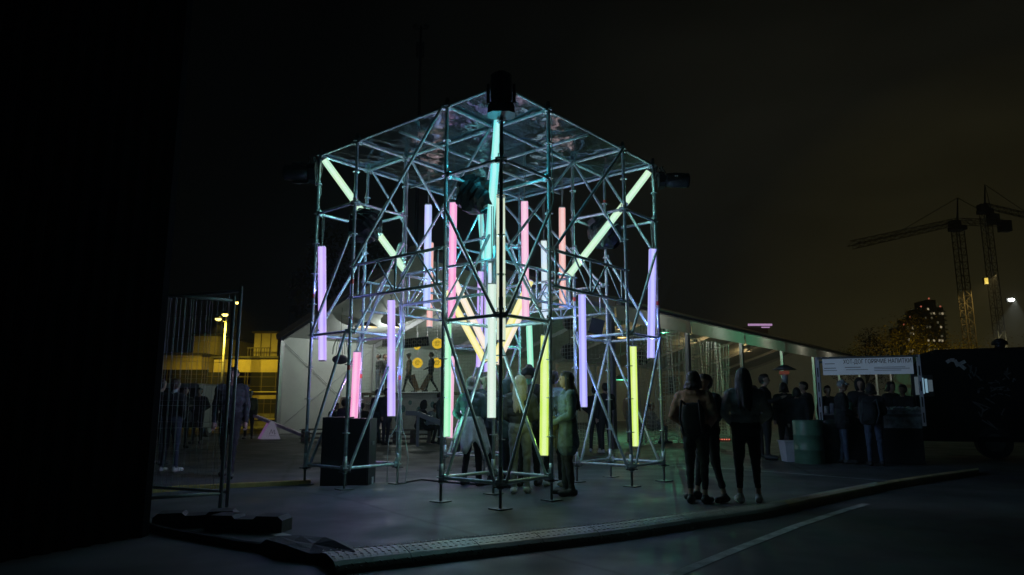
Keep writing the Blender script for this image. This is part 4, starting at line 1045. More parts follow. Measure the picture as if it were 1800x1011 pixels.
    if near:
        for s in (-1, 1):
            e = MB().ball(Vector(hq(s*.031, -.0885, .018)), .0095*k, 8, 6); m = e.mesh('eye'); m.materials.append(EYE)
            c = bpy.data.objects.new('eye', m); COL.objects.link(c); c.parent = o
    return o
def prop_child(o, name, prims, near=True):
    m = blob(prims, .014 if near else .022, name, 3); c = bpy.data.objects.new(name, m); COL.objects.link(c); c.parent = o; return c

# --- people at the scaffold
G1 = 'people standing in the scaffold'
person(gx(999, 9.72), -82, 'long-haired woman in a sage green hooded coat, in profile right of the lime tube', 1.66, 'green', 'charcoal', 'shoe', 'dark', 'long', arms=('front', 'front'), coat=.30, hood=True, near=True, step=.04, group=G1)
o = person(gx(915, 9.95), 172, 'girl with waist-long blonde hair seen from behind in the near tower', 1.62, 'charcoal', 'grey', 'shoew', 'blonde', 'long', arms=('front', 'front'), near=True, step=.06, group=G1)
person(gx(930, 10.9), 165, 'person in a dark beanie and mint hood behind the lime tube', 1.80, 'black', 'black', 'shoe', 'dark', 'beanie', arms=('pocket', 'pocket'), hood=False, scarf='mint', coat=.15, near=True, group=G1)
person(gx(974, 10.75), 150, 'person in a pale blue jacket half hidden behind the woman in the green coat', 1.72, 'paleblue', 'black', 'shoew', 'brown', 'short', arms=('front', 'front'), near=True, group=G1)
o = person(gx(829, 10.95), 150, 'woman in a teal jacket with a white jacket tied round her waist', 1.64, 'teal', 'black', 'shoe', 'ash', 'bob', arms=('front', 'pocket'), hood=True, near=True, build=1.12, step=.12, group=G1)
# the tied jacket: a flared pleated skirt of cloth open at the front
mb = MB(); vs = []; n = 28; rows = 6
for j in range(rows+1):
    f = j/rows
    for i in range(n):
        an = math.pi*(-.12 + 1.24*i/(n-1)); r = .145 + .13*f + .022*math.sin(i*1.9)*f
        drop = .46 + .10*math.sin(i*.9+1)+ .12*(1 if i > n*.72 else 0)
        vs.append(Vector((r*math.cos(an)*1.12, r*math.sin(an)*.95, 1.03 - f*drop)))
fs = [(j*n+i, j*n+i+1, (j+1)*n+i+1, (j+1)*n+i) for j in range(rows) for i in range(n-1)]
me = MB().add(vs, fs).mesh('tied_jacket'); me.materials.append(CL['white']); me.polygons.foreach_set('use_smooth', [True]*len(me.polygons))
c = bpy.data.objects.new('tied_jacket', me); COL.objects.link(c); c.parent = o; sd_ = c.modifiers.new('s', 'SOLIDIFY'); sd_.thickness = .012
person(gx(852, 11.25), 25, 'curly-haired person facing the woman with the white jacket round her waist', 1.72, 'charcoal', 'black', 'shoe', 'brown', 'curly', arms=('pocket', 'phone'), near=True, coat=.12, group=G1)
person(gx(893, 10.7), 60, 'dark-clothed person hidden behind the front post of the near tower', 1.60, 'teal', 'black', 'shoe', 'dark', 'hood', arms=('pocket', 'front'), coat=.1, near=False, group=G1)
# handbag with tassel held by the woman in the green coat
c = at(973, 745, 9.72); t = thing('handbag', 'brown fringed bag hanging in front of the woman in the green coat', 'bag', c)
part('pouch', MB().ball(c, .11, 12, 8, (.7, .35, 1.0)), CL['olive'], t, True); mb = MB()
for k in range(7): mb.tube(c + V(-.05 + .017*k, 0, -.07), c + V(-.06 + .02*k, 0, -.30 - .03*(k % 3)), .006, 5)
part('fringe', mb, CL['olive'], t); part('strap', MB().poly([c + V(-.04, 0, .09), c + V(.02, -.02, .22), c + V(.05, 0, .09)], .008, 5), CL['black'], t)
# backpack of the blonde girl
def backpack(c, rz, label, m, s=1.0):
    c = Vector(c); t = thing('backpack', label, 'backpack', c, 'backpacks'); R = Matrix.Rotation(rz, 3, 'Z')
    def bl(nm, ce, sc, mm): 
        mb = MB().ball((0, 0, 0), 1, 14, 10); mb.v = [c + R @ (Vector((math.copysign(abs(v.x)**.6, v.x)*sc[0], math.copysign(abs(v.y)**.6, v.y)*sc[1], math.copysign(abs(v.z)**.6, v.z)*sc[2]))*s + Vector(ce)*s) for v in mb.v]; return part(nm, mb, mm, t, True)
    bl('body', (0, 0, 0), (.15, .075, .21), m); bl('front_pocket', (0, .08, -.07), (.11, .04, .10), m)
    for sx in (-1, 1): part('strap', MB().poly([c + R @ Vector((sx*.09*s, -.05*s, .19*s)), c + R @ Vector((sx*.11*s, -.22*s, .23*s)), c + R @ Vector((sx*.13*s, -.27*s, .0)), c + R @ Vector((sx*.12*s, -.08*s, -.16*s))], .014*s, 6), m, t)
    return t
# --- women on the right
G2 = 'group standing at the cable ramp'
person(gx(1228, 8.95), 148, 'woman in a rust brown jacket with a black backpack on the right of the scaffold', 1.63, 'brown', 'black', 'shoe', 'brown', 'bob', arms=('pocket', 'pocket'), hood=True, near=True, step=.05, bare_ankle=True, build=1.22, group=G2)
b0 = gx(1224, 8.80); backpack((b0.x, b0.y-.02, 1.04), math.radians(-22), 'small black backpack on the woman in the rust brown jacket', CL['black'], .95)
person(gx(1249, 9.2), -60, 'dark-haired person holding a phone beside the woman in the rust brown jacket', 1.60, 'black', 'black', 'shoe', 'dark', 'short', arms=('phone', 'phone'), near=True, step=.30, bare_ankle=True, build=1.2, group=G2)
person(gx(1318, 9.0), 168, 'woman with long dark hair, pale cropped jacket and black trousers, seen from behind', 1.67, 'lightgrey', 'black', 'shoew', 'dark', 'long', arms=('pocket', 'pocket'), near=True, step=.10, bare_ankle=True, build=1.16, sleeve='white', group=G2)
# --- people between scaffold and tent
G3 = 'people between the scaffold and the tent'
person(gx(1047, 18.4), 160, 'person all in black with white socks, left of two standing behind the right tower', 1.70, 'black', 'black', 'shoew', 'dark', 'short', arms=('down', 'pocket'), group=G3)
person(gx(1066, 18.0), 200, 'person all in black with white shoes, right of two standing behind the right tower', 1.76, 'black', 'black', 'shoew', 'dark', 'short', arms=('front', 'down'), group=G3)
person(gx(1147, 22.6), 60, 'pale seated figure behind the side net near the yellow-green tube', 1.7, 'lightgrey', 'grey', 'shoe', 'brown', 'short', 'sit', ('knee', 'knee'), group=G3)
person(gx(1110, 23.4), 20, 'blurred person in a pale top behind the net inside the right tower view', 1.7, 'tan', 'grey', 'shoe', 'brown', 'bob', group=G3)
person(gx(995, 25.2), 0, 'person with a striped top seen through the net behind the woman in the coat', 1.7, 'tan', 'black', 'shoe', 'dark', 'short', group=G3)
G4 = 'people sitting in front of the tent'
def sitter(x, Y, z, face, label, **kw):
    o = person(gx(x, Y) + V(0, 0, z), face, label, pose='sit', group=G4, **kw); return o
sitter(578, 23.4, .0, 70, 'person in black sitting hunched at the left end of the pallet bench', top='black', legs='black', arms=('knee', 'knee'), lean=.35)
sitter(603, 23.2, .0, 150, 'person in a purple jacket sitting beside the hunched one in black', top='purple', legs='black', arms=('front', 'front'), h=1.85)
sitter(634, 23.2, .0, 200, 'dark figure sitting just right of the pink tube', top='black', legs='jeans', arms=('front', 'front'))
person(gx(662, 22.4), 150, 'standing person in jeans behind the black cabinets', 1.7, 'navy', 'jeans', 'shoe', 'dark', 'short', 'walk', group=G4)
person(gx(677, 21.8), 60, 'person in a dark navy coat standing behind the violet tube', 1.72, 'navy', 'navy', 'shoe', 'dark', 'short', coat=.2, group=G4)
sitter(735, 22.7, .0, 120, 'hooded person in black sitting on the pallets', top='black', legs='black', style='hood', arms=('knee', 'knee'), lean=.25, h=1.8)
sitter(752, 22.6, .0, 60, 'person in a pale blue top with a strap sitting right of the hooded one', top='paleblue', legs='black', arms=('knee', 'knee'), lean=.45)
person(gx(772, 22.0), 90, 'person in dark green standing just left of the near tower left post', 1.6, 'teal', 'black', 'shoe', 'dark', 'short', group=G4)
# --- skaters on the ramp deck
G5 = 'skaters on the ramp'
zd = zp
def deck(x, Y): p = at(x, 690, Y); return Vector((p.x, p.y, zd))
person(deck(664, 31.2), -60, 'skater in a plaid shirt and pale jeans standing above the quarter pipe', 1.72, 'plaid', 'paleblue', 'shoe', 'dark', 'short', group=G5)
person(deck(675, 31.6), 60, 'skater in a checked shirt right behind the one in the plaid shirt', 1.74, 'plaid', 'jeans', 'shoe', 'tan' if False else 'brown', 'short', group=G5)
person(deck(718, 30.9), -80, 'skater with a pale cap on the white ramp deck', 1.74, 'tan', 'charcoal', 'shoe', 'ash', 'cap', 'walk', ('out', 'down'), group=G5)
person(deck(757, 30.2), -70, 'skater in black walking on the white ramp deck', 1.72, 'black', 'black', 'shoe', 'dark', 'short', 'walk', ('down', 'front'), group=G5)
WOOD_D = mat('skateboard_deck', (.42, .30, .18), .6, 0, .2)
for (x, Y, lab) in ((729, 30.6, 'skateboard held upright by the skater with the pale cap'), (748, 30.0, 'skateboard held at a slant by the skater in black')):
    c = deck(x, Y) + V(0, 0, .42); t = thing('skateboard', lab, 'skateboard', c, 'skateboards'); R = Matrix.Rotation(-.35 if x < 740 else .5, 3, 'Y')
    part('deck', MB().box(c, (.20, .02, .74), R), WOOD_D, t)
    for zz in (-.24, .24):
        for sx in (-.07, .07): part('wheel', MB().disc(c + R @ V(sx, -.05, zz), .03, .035, 10, R @ V(1, 0, 0)), BLACK, t)
# deck extension under the two left skaters
p0 = deck(640, 31.4); p1 = deck(690, 31.4)
t = thing('skate_platform', 'platform deck above the quarter pipe', 'platform', (p0.x, p0.y, 0))
part('deck', MB().box((p0+p1)/2 + V(0, .5, -.05), ((p1-p0).length + .6, 2.2, .08)), PLY, t)
for dx in (-.6, .6):
    for dy in (-.4, 1.2): part('leg', MB().bar(Vector(((p0.x+p1.x)/2+dx, p0.y+dy, 0)), Vector(((p0.x+p1.x)/2+dx, p0.y+dy, zd-.09)), .09, .09), PLY, t)
# --- left side people
G6 = 'people by the fence on the left'
person(gx(398, 12.1), 15, 'man in a dark jacket walking behind the fence posts', 1.84, 'charcoal', 'black', 'shoe', 'dark', 'short', 'walk', ('down', 'down'), near=True, build=1.12, group=G6)
person(gx(296, 13.0), 170, 'person in black with a pale collar and pale shoes seen through the fence', 1.68, 'black', 'navy', 'shoew', 'brown', 'short', scarf='lightgrey', arms=('pocket', 'pocket'), near=False, group=G6)
person(gx(272, 14.5), 160, 'dark figure just right of the black wall', 1.72, 'black', 'black', 'shoe', 'dark', 'short', group=G6)
person(gx(345, 22.5), 0, 'dark figure with hands on hips in front of the van', 1.75, 'black', 'black', 'shoe', 'dark', 'short', arms=('pocket', 'pocket'), group=G6)
person(gx(436, 25.5), 10, 'person in an olive vest in front of the yellow building', 1.72, 'olive', 'black', 'shoe', 'dark', 'short', group=G6)
person(gx(318, 20.0), 40, 'dark figure with folded arms beside the van', 1.70, 'black', 'black', 'shoe', 'brown', 'bob', arms=('fold', 'fold'), group=G6)
# --- crowd at the hot dog stall
G7 = 'people waiting at the stall'
def R7(x, Y, face, label, **kw): return person(gx(x, Y), face, label, group=G7, **kw)
R7(1351, 16.0, 60, 'tall dark-haired man in black left of the patio heater, facing left', h=1.90, top='black', legs='black', arms=('phone', 'down'), coat=.1)
R7(1332, 16.6, 160, 'person in a brown top at the left end of the stall crowd', h=1.66, top='olive', legs='black', style='bob')
R7(1385, 16.4, 170, 'dark figure with hair down in front of the patio heater', h=1.72, top='black', legs='black', style='bob', build=1.15)
R7(1421, 17.0, -80, 'dark-haired man in black in profile right of the patio heater', h=1.76, top='black', legs='black')
R7(1408, 16.2, 150, 'short dark figure behind the green barrel', h=1.60, top='black', legs='black', style='bob')
R7(1486, 14.9, 75, 'person with a pale cap and black jacket at the stall counter', h=1.72, top='black', legs='jeans', style='cap', arms=('front', 'front'), lean=.06, build=1.15, near=True, coat=.15)
R7(1522, 15.4, -20, 'person in a black hood under the stall sign', h=1.78, top='black', legs='black', style='hood', arms=('front', 'front'))
R7(1541, 14.4, 160, 'person with a black backpack in front of the stall', h=1.64, top='black', legs='jeans', style='bob', arms=('front', 'front'), build=1.1, near=True)
b1 = gx(1533, 14.2); backpack((b1.x, b1.y, 1.05), math.radians(-15), 'large black backpack with a pale piping at the stall', CL['charcoal'], 1.15)
R7(1577, 16.2, 20, 'vendor in dark clothes behind the stall counter', h=1.74, top='charcoal', legs='black', style='bob', arms=('front', 'front'))
R7(1598, 15.9, -60, 'second dark figure beside the lit van window', h=1.66, top='charcoal', legs='black', arms=('front', 'front'))
R7(1463, 16.8, 0, 'dark figure behind the left stall post', h=1.66, top='black', legs='black')

# ================================================================== stall and food truck
t = thing('patio_heater', 'patio heater with a glowing ring and dark round hood behind the crowd', 'heater', gx(1388, 17.6)); c = gx(1388, 17.6)
part('pole', MB().tube(c, c + V(0, 0, 1.75), .035, 10), STEEL, t, True); part('base', MB().tube(c, c + V(0, 0, .75), .22, 16, r1=.20), STEEL_DARK, t, True)
part('burner', MB().tube(c + V(0, 0, 1.72), c + V(0, 0, 2.0), .07, 12, r1=.09), STEEL, t, True)
part('glow_ring', MB().tube(c + V(0, 0, 1.97), c + V(0, 0, 2.05), .12, 14), emit('heater_glow', (.55, .16, .10), .14), t, True)
part('hood', MB().tube(c + V(0, 0, 2.08), c + V(0, 0, 2.20), .30, 20, r1=.07), STEEL_DARK, t, True)
DRUM = mat('green_drum_paint', (0.10, 0.22, 0.14), 0.4, 0, 0.3, 5)
def drum(c, label, m=DRUM):
    c = Vector(c); t = thing('barrel', label, 'barrel', c, 'steel barrels by the stall'); mb = MB(); prof = [(0, .292), (.02, .30), (.27, .295), (.285, .308), (.30, .295), (.57, .295), (.585, .308), (.60, .295), (.86, .30), (.88, .292)]
    n = 28; vs = []; fs = []
    for z, r in prof: vs += [c + V(r*math.cos(2*math.pi*i/n), r*math.sin(2*math.pi*i/n), z) for i in range(n)]
    for j in range(len(prof)-1):
        for i in range(n): fs.append((j*n+i, j*n+(i+1) % n, (j+1)*n+(i+1) % n, (j+1)*n+i))
    fs.append(tuple(range((len(prof)-1)*n, len(prof)*n))); part('shell', mb.add(vs, fs), m, t, True)
    part('lid', MB().disc(c + V(0, 0, .885), .285, .012, 24), m, t); part('bung', MB().disc(c + V(.15, -.1, .895), .035, .012, 10), STEEL_DARK, t)
    return t
drum(gx(1424, 15.0), 'green steel barrel left of the stall'); drum(gx(1462, 15.3), 'dark steel barrel right behind the green one', mat('dark_drum_paint', (.03, .04, .035), .4, 0, .3, 5))
c = gx(1392, 15.5); t = thing('white_bin', 'white tapered plastic bin left of the green barrel', 'bin', c)
part('tub', MB().add([c + V(x*w_, y*w_, z) for z, w_ in ((0, .16), (.42, .20)) for x, y in ((-1, -1), (1, -1), (1, 1), (-1, 1))], [(3,2,1,0), (0,1,5,4), (1,2,6,5), (2,3,7,6), (3,0,4,7)]), WHITEP, t)
part('rim', MB().box(c + V(0, 0, .43), (.44, .44, .025)), WHITEP, t)
# sign stall
SIGNW = mat('white_sign_added_glow', (0.72, 0.78, 0.82), 0.5, 0, 0.06, 3); SIGNW.node_tree.nodes['Principled BSDF'].inputs['Emission Color'].default_value = (.62, .78, 1, 1); SIGNW.node_tree.nodes['Principled BSDF'].inputs['Emission Strength'].default_value = .07; INK = mat('sign_ink', (.012, .012, .015), .5, 0, 0)  # sign board carries a faint added glow so it reads brighter
s0, s1 = gx(1449, 15.3), gx(1632, 14.5); ds = (s1-s0); Ls = ds.length; ds.normalize(); rz = math.atan2(ds.y, ds.x); ns = Vector((ds.y, -ds.x, 0)); Ms = Matrix.Rotation(rz, 3, 'Z')
stall = thing('food_stall', 'food stall with slotted white posts and a hot dog sign beside the dark van', 'stall', s0)
ztop = at(1455, 632, 15.3).z; zbot = at(1455, 660, 15.3).z
for f in (0, 1):
    for b in (0, 1.5):
        q = s0.lerp(s1, f) - ns*b
        zb_ = .78 if b == 0 else .0; pp = part('post', MB().box(q + V(0, 0, (ztop+.05+zb_)/2), (.07, .05, ztop+.05-zb_), Ms), WHITEP if b == 0 else STEEL_DARK, stall)
        if b == 0:
            for k in range(4): part('slot', MB().box(q + ns*.027 + V(0, 0, .95 + k*.32), (.022, .006, .2), Ms), BLACK, pp)
part('rail', MB().bar(s0 + V(0, 0, ztop+.02), s1 + V(0, 0, ztop+.02), .05, .05), STEEL_DARK, stall)
part('rail', MB().bar(s0 - ns*1.5 + V(0, 0, ztop+.02), s1 - ns*1.5 + V(0, 0, ztop+.02), .05, .05), STEEL_DARK, stall)
fa_, fb_ = .055, .945
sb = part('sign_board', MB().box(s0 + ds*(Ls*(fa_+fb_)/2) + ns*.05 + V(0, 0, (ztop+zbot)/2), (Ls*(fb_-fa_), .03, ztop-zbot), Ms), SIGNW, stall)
sgn = text_part('ХОТ-ДОГ ГОРЯЧИЕ НАПИТКИ', .125, s0 + ds*(Ls*.60) + ns*.068 + V(0, 0, ztop-.075), rz, INK, sb); 
wtxt = max(v.co.x for v in sgn.data.vertices)*2; sgn.scale = (Ls*.66/wtxt, 1, 1)
for i, (f, dz, w_) in enumerate(((.13, .17, .12), (.13, .075, .1), (.40, .21, .22), (.36, .16, .16), (.72, .17, .3), (.74, .20, .34), (.70, .235, .26), (.13, .22, .14))):
    part('print_line', MB().box(s0 + ds*(Ls*f) + ns*.0665 + V(0, 0, ztop-.03-dz), (Ls*w_, .003, .012), Ms), INK if i in (0, 1, 3) else mat('grey_print', (.25, .28, .3), .6, 0, 0), sb)
# counter with wrapped goods
part('counter', MB().box(s0 + ds*(Ls*.5) - ns*.35 + V(0, 0, .50), (Ls*.96, .6, .98), Ms), BLACK, stall)
part('counter_top', MB().box(s0 + ds*(Ls*.5) - ns*.33 + V(0, 0, 1.005), (Ls*.98, .7, .03), Ms), mat('counter_top', (.12, .12, .12), .4), stall)
GOODS = ['white', 'paleblue', 'lightgrey', 'tan', 'mint']
rnd = random.Random(11)
for k, f in enumerate((.06, .12, .17, .24, .31, .36)):
    h_ = (.16, .22, .13, .18, .24, .14)[k]; c = s0 + ds*(Ls*f) - ns*.25 + V(0, 0, 1.02)
    t = thing('bottle', 'small container on the stall counter, number %s from the left post' % ('first', 'second', 'third', 'fourth', 'fifth', 'sixth')[k] if False else ('squat white tub', 'pale blue bottle', 'grey jar', 'tan paper cup', 'tall white bottle', 'small mint tub')[k] + ' on the stall counter', 'container', c, 'containers on the stall counter')
    part('body', MB().tube(c, c + V(0, 0, h_), .05, 12, r1=.045), CL[GOODS[k % 5]], t, True); part('lid', MB().tube(c + V(0, 0, h_), c + V(0, 0, h_+.03), .03, 10), CL['charcoal'], t, True)
FOIL = mat('wrapped_goods', (.26, .27, .27), .35, 0, .8, 6, .8, 8)
c = s0 + ds*(Ls*.80) - ns*.2 + V(0, 0, 1.02); mb = MB(); n_, m_ = 22, 8
vs = [c + ds*(-.38 + .76*i/n_) + (-ns)*(-.22 + .44*j/m_) + V(0, 0, .06 + .10*abs(math.sin(i*1.3+j)) * math.sin(math.pi*j/m_)) for i in range(n_+1) for j in range(m_+1)]
fs = [(i*(m_+1)+j, (i+1)*(m_+1)+j, (i+1)*(m_+1)+j+1, i*(m_+1)+j+1) for i in range(n_) for j in range(m_)]
solo('wrapped_goods', MB().add(vs, fs).box(c + V(0, 0, .03), (.7, .4, .06), Ms), FOIL, 'heap of crumpled wrapped goods at the right end of the counter', 'goods', c)
# menu of printed graffiti band on the counter front
gp = part('counter_banner', MB().box(s0 + ds*(Ls*.80) + ns*(-.04) + V(0, 0, .86), (Ls*.36, .012, .26), Ms), FOIL, stall)
# dark van
VAN = mat('matt_black_van_paint', (.010, .010, .011), .5, 0, .3, 3)
v0 = gx(1612, 16.6); v1 = Vector((15.5, 14.6, 0)); dv = (v1-v0); Lv = dv.length; dv.normalize(); nv = Vector((dv.y, -dv.x, 0)); rzv = math.atan2(dv.y, dv.x); Mv = Matrix.Rotation(rzv, 3, 'Z')
van = thing('food_van', 'long black food van with chalky graffiti and a roof vent at the right edge', 'van', v0)
zv = at(1700, 614, 16.3).z
prof = [(0, .40), (0, 1.5), (.10, zv-.35), (.30, zv-.10), (.6, zv), (Lv, zv + .05), (Lv, .40)]
vs = []
for dpt in (0, 2.1): vs += [v0 + dv*x - nv*dpt + V(0, 0, z) for x, z in prof]
n = len(prof); part('body', MB().add(vs, [tuple(range(n-1, -1, -1)), tuple(range(n, 2*n))] + [(i, (i+1) % n, n+(i+1) % n, n+i) for i in range(n)]), VAN, van)
part('roof_rail', MB().bar(v0 + dv*.5 + nv*.03 + V(0, 0, zv-.06), v0 + dv*Lv + nv*.03 + V(0, 0, zv-.01), .04, .05), BLACK, van)
part('skirt', MB().bar(v0 + dv*.1 + nv*.015 + V(0, 0, .44), v0 + dv*Lv + nv*.015 + V(0, 0, .44), .03, .12), BLACK, van)
for x in (.25*Lv, .80*Lv):
    w_ = part('wheel', MB().disc(v0 + dv*x - nv*.1 + V(0, 0, .36), .36, .22, 24, nv), RUBBER, van)
    part('rim', MB().disc(v0 + dv*x + nv*.012 + V(0, 0, .36), .2, .02, 16, nv), STEEL_DARK, w_)
# serving window with the blue light behind it
BLUEL = emit('blue_window_light', (.30, .52, .68), .55)
wx = (at(1622, 678, 16.5) - v0).dot(dv)
wd = part('window', MB().box(v0 + dv*wx + nv*.02 + V(0, 0, at(1622, 678, 16.4).z), (.44, .04, .50), Mv), STEEL_DARK, van)
for k, (dx, w_, b_) in enumerate(((-.13, .10, 0), (-.02, .08, 1), (.07, .05, 1), (.155, .09, 0))):
    part('pane', MB().box(v0 + dv*(wx+dx) + nv*.045 + V(0, 0, at(1622, 678, 16.4).z), (w_, .012, .42 - .05*k), Mv), BLUEL if b_ else emit('dim_window_light', (.10, .14, .17), .5), wd)
CHALK = mat('chalk_paint', (.70, .71, .72), .8, 0, .35, 9); CHALK2 = mat('faded_chalk_paint', (.20, .205, .21), .8, 0, .5, 9)
def onvan(x, y): 
    p = at(x, y, 1.0) - Vector((0, 0, CAM_H)); o_ = Vector((0, 0, CAM_H)); tt = (v0 + nv*.02 - o_).dot(nv)/p.dot(nv); return o_ + p*tt
def stroke(pts, w_, m):
    mb = MB()
    for a, b in zip(pts[:-1], pts[1:]): mb.bar(onvan(*a), onvan(*b), .012, w_, (0, 0, 1)) if abs(a[0]-b[0]) > abs(a[1]-b[1])*.3 else mb.bar(onvan(*a), onvan(*b), .012, w_, dv)
    part('graffiti', mb, m, van)
stroke([(1664, 637), (1670, 633), (1678, 633), (1682, 639), (1688, 640)], .075, CHALK); stroke([(1680, 643), (1697, 635)], .075, CHALK); stroke([(1686, 640), (1697, 649)], .075, CHALK)
rg = random.Random(2)
for (cx_, cy_, w_, h_, nst) in ((1710, 655, 26, 24, 7), (1720, 685, 12, 10, 5), (1752, 670, 26, 8, 5), (1760, 690, 28, 14, 9), (1735, 720, 60, 40, 7), (1780, 655, 20, 40, 5)):
    for k in range(nst):
        a = (cx_ + rg.uniform(-.5, .5)*w_, cy_ + rg.uniform(-.5, .5)*h_); stroke([a, (a[0] + rg.uniform(-.35, .35)*w_, a[1] + rg.uniform(-.4, .4)*h_), (a[0] + rg.uniform(-.3, .3)*w_, a[1] + rg.uniform(-.3, .3)*h_)], .022, CHALK2)
c = v0 + dv*((at(1782, 610, 15.6)-v0).dot(dv)) - nv*.5 + V(0, 0, zv+.0); c.z = zv + .02
vn = part('roof_vent', MB().tube(c, c + V(0, 0, .14), .10, 14), BLACK, van, True)
part('vent_cap', MB().tube(c + V(0, 0, .10), c + V(0, 0, .17), .17, 16, r1=.16).tube(c + V(0, 0, .17), c + V(0, 0, .24), .16, 16, r1=.06), BLACK, vn, True)
# LED strip on the ground behind the women
t = thing('led_strip', 'row of small orange red lights on the ground behind the standing women', 'light', gx(1271, 24.0)); c = gx(1271, 24.0)
part('bar', MB().box(c + V(0, 0, .05), (.5, .05, .10)), BLACK, t)
for k in range(6): part('led', MB().ball(c + V(-.2 + .08*k, -.03, .06), .024, 8, 6), emit('red_led', (1.0, .25, .15), 1.0), t)

# ================================================================== left background: yellow buildings, van, street lamps
SODIUM = (1.0, 0.75, 0.06)
YWALL = mat('ochre_plaster', (.42, .34, .18), .85, 0, .25, .8, .3, 6); YWALL2 = mat('pale_plaster', (.52, .45, .28), .85, 0, .2, 1.0)
WIND = mat('dark_window_glass', (.03, .03, .03), .2, 0, 0); BARS = mat('window_bars', (.10, .08, .05), .6, 0, .2)
ROOFD = mat('dark_roof', (.06, .055, .05), .8, 0, .2)
def building(x0, x1, Y, ytop, label, m, depth=8, wins=(), Y1=None, extra=None):
    a = gx(x0, Y); b = gx(x1, Y1 or Y); zt = at((x0+x1)/2, ytop, (Y + (Y1 or Y))/2).z; d = (b-a); L = d.length; d.normalize(); nb = Vector((-d.y, d.x, 0)); M = Matrix.Rotation(math.atan2(d.y, d.x), 3, 'Z')
    t = thing('building', label, 'building', a, 'buildings behind the yard')
    part('wall', MB().box((a+b)/2 + nb*depth/2 + V(0, 0, zt/2), (L, depth, zt), M), m, t)
    part('roof', MB().box((a+b)/2 + nb*depth/2 + V(0, 0, zt+.06), (L+.3, depth+.3, .12), M), ROOFD, t)
    part('plinth', MB().box((a+b)/2 - nb*.04 + V(0, 0, .35), (L, .08, .7), M), CONCRETE, t)
    for (u, zc, w_, h_) in wins:
        c = a + d*(L*u) - nb*.02 + V(0, 0, zc)
        w = part('window', MB().box(c, (w_, .06, h_), M), WIND, t)
        part('sill', MB().box(c + V(0, 0, -h_/2-.04) - nb*.06, (w_+.2, .14, .06), M), YWALL2, w)
        for k in range(4): part('bar', MB().box(c - nb*.05 + d*(w_*(-.375+.25*k)), (.035, .03, h_), M), BARS, w)
        for k in (-.25, .25): part('bar', MB().box(c - nb*.055 + V(0, 0, h_*k), (w_, .03, .035), M), BARS, w)
    return t, a, b, d, nb, M, zt
building(225, 345, 42, 624, 'low ochre plastered building behind the van', YWALL, 9, ((.28, 2.75, 2.6, 1.1), (.80, 2.75, 2.6, 1.1)))
building(330, 372, 50, 590, 'pale stepped building below the street lamp', YWALL2, 9, ((.5, 3.0, 1.8, 1.0),))
building(368, 482, 41, 630, 'ochre wall with barred windows left of the tent', YWALL, 7, ((.25, 2.6, 2.6, 1.0), (.66, 2.55, 3.3, 1.1), (.88, 1.0, 1.6, 1.1)))
bt = building(438, 480, 44, 586, 'small bright yellow upper storey with a balcony left of the tent', YWALL2, 5, ())
t, a, b, d, nb, M, zt = bt
sl = part('balcony', MB().box((a+b)/2 - nb*.6 + V(0, 0, at(460, 633, 43.4).z), ((b-a).length, 1.2, .12), M), CONCRETE, t)
for k in range(9): part('baluster', MB().box(a.lerp(b, (k+.5)/9) - nb*1.15 + V(0, 0, at(460, 625, 43).z), (.04, .04, .9), M), BARS, sl)
part('handrail', MB().box((a+b)/2 - nb*1.15 + V(0, 0, at(460, 612, 43).z), ((b-a).length, .06, .06), M), BARS, sl)
for k in (.3, .7): part('pane_bar', MB().box(a.lerp(b, k) - nb*.03 + V(0, 0, at(460, 605, 44).z), (.05, .05, 1.7), M), BARS, t)
def street_lamp(x, ybase_Y, yl, label, heads, power, target):
    Y = ybase_Y; g = gx(x, Y); zt = at(x, yl, Y).z; t = thing('street_lamp', label, 'street lamp', g, 'sodium street lamps')
    part('pole', MB().tube(g, g + V(0, 0, zt-.2), .09, 10, r1=.05), ALU, t, True)
    for k, (dx, dz) in enumerate(heads):
        e = g + V(dx, -.4, zt - g.z + dz); arm = part('arm', MB().tube(g + V(0, 0, zt-.25), e, .03, 6), ALU, t)
        part('housing', MB().box(e + V(0, -.2, .06), (.24, .5, .12)), STEEL_DARK, arm)
        part('lamp_glass', MB().ball(e + V(0, -.25, -.03), .15, 12, 8, (1, 1.3, .6)), emit('sodium_glow', (1.0, .80, .15), 6.0), arm, True)
        lamp('sodium_light', 'SPOT', e + V(0, -.25, -.30), power, SODIUM, t, 0.0, e + V(0, 5.5, -7.0), 2.0)
street_lamp(384, 38.0, 559, 'twin-headed sodium street lamp in front of the yellow buildings', ((-.15, -.12), (.2, .12)), 470, None)
street_lamp(409, 46.0, 534, 'single sodium street lamp seen between the fence posts', ((0, 0),), 380, None)
street_lamp(462, 39.5, 500, 'tall sodium street lamp hidden in the dark above the bright upper storey', ((0, 0),), 10, None) if False else None
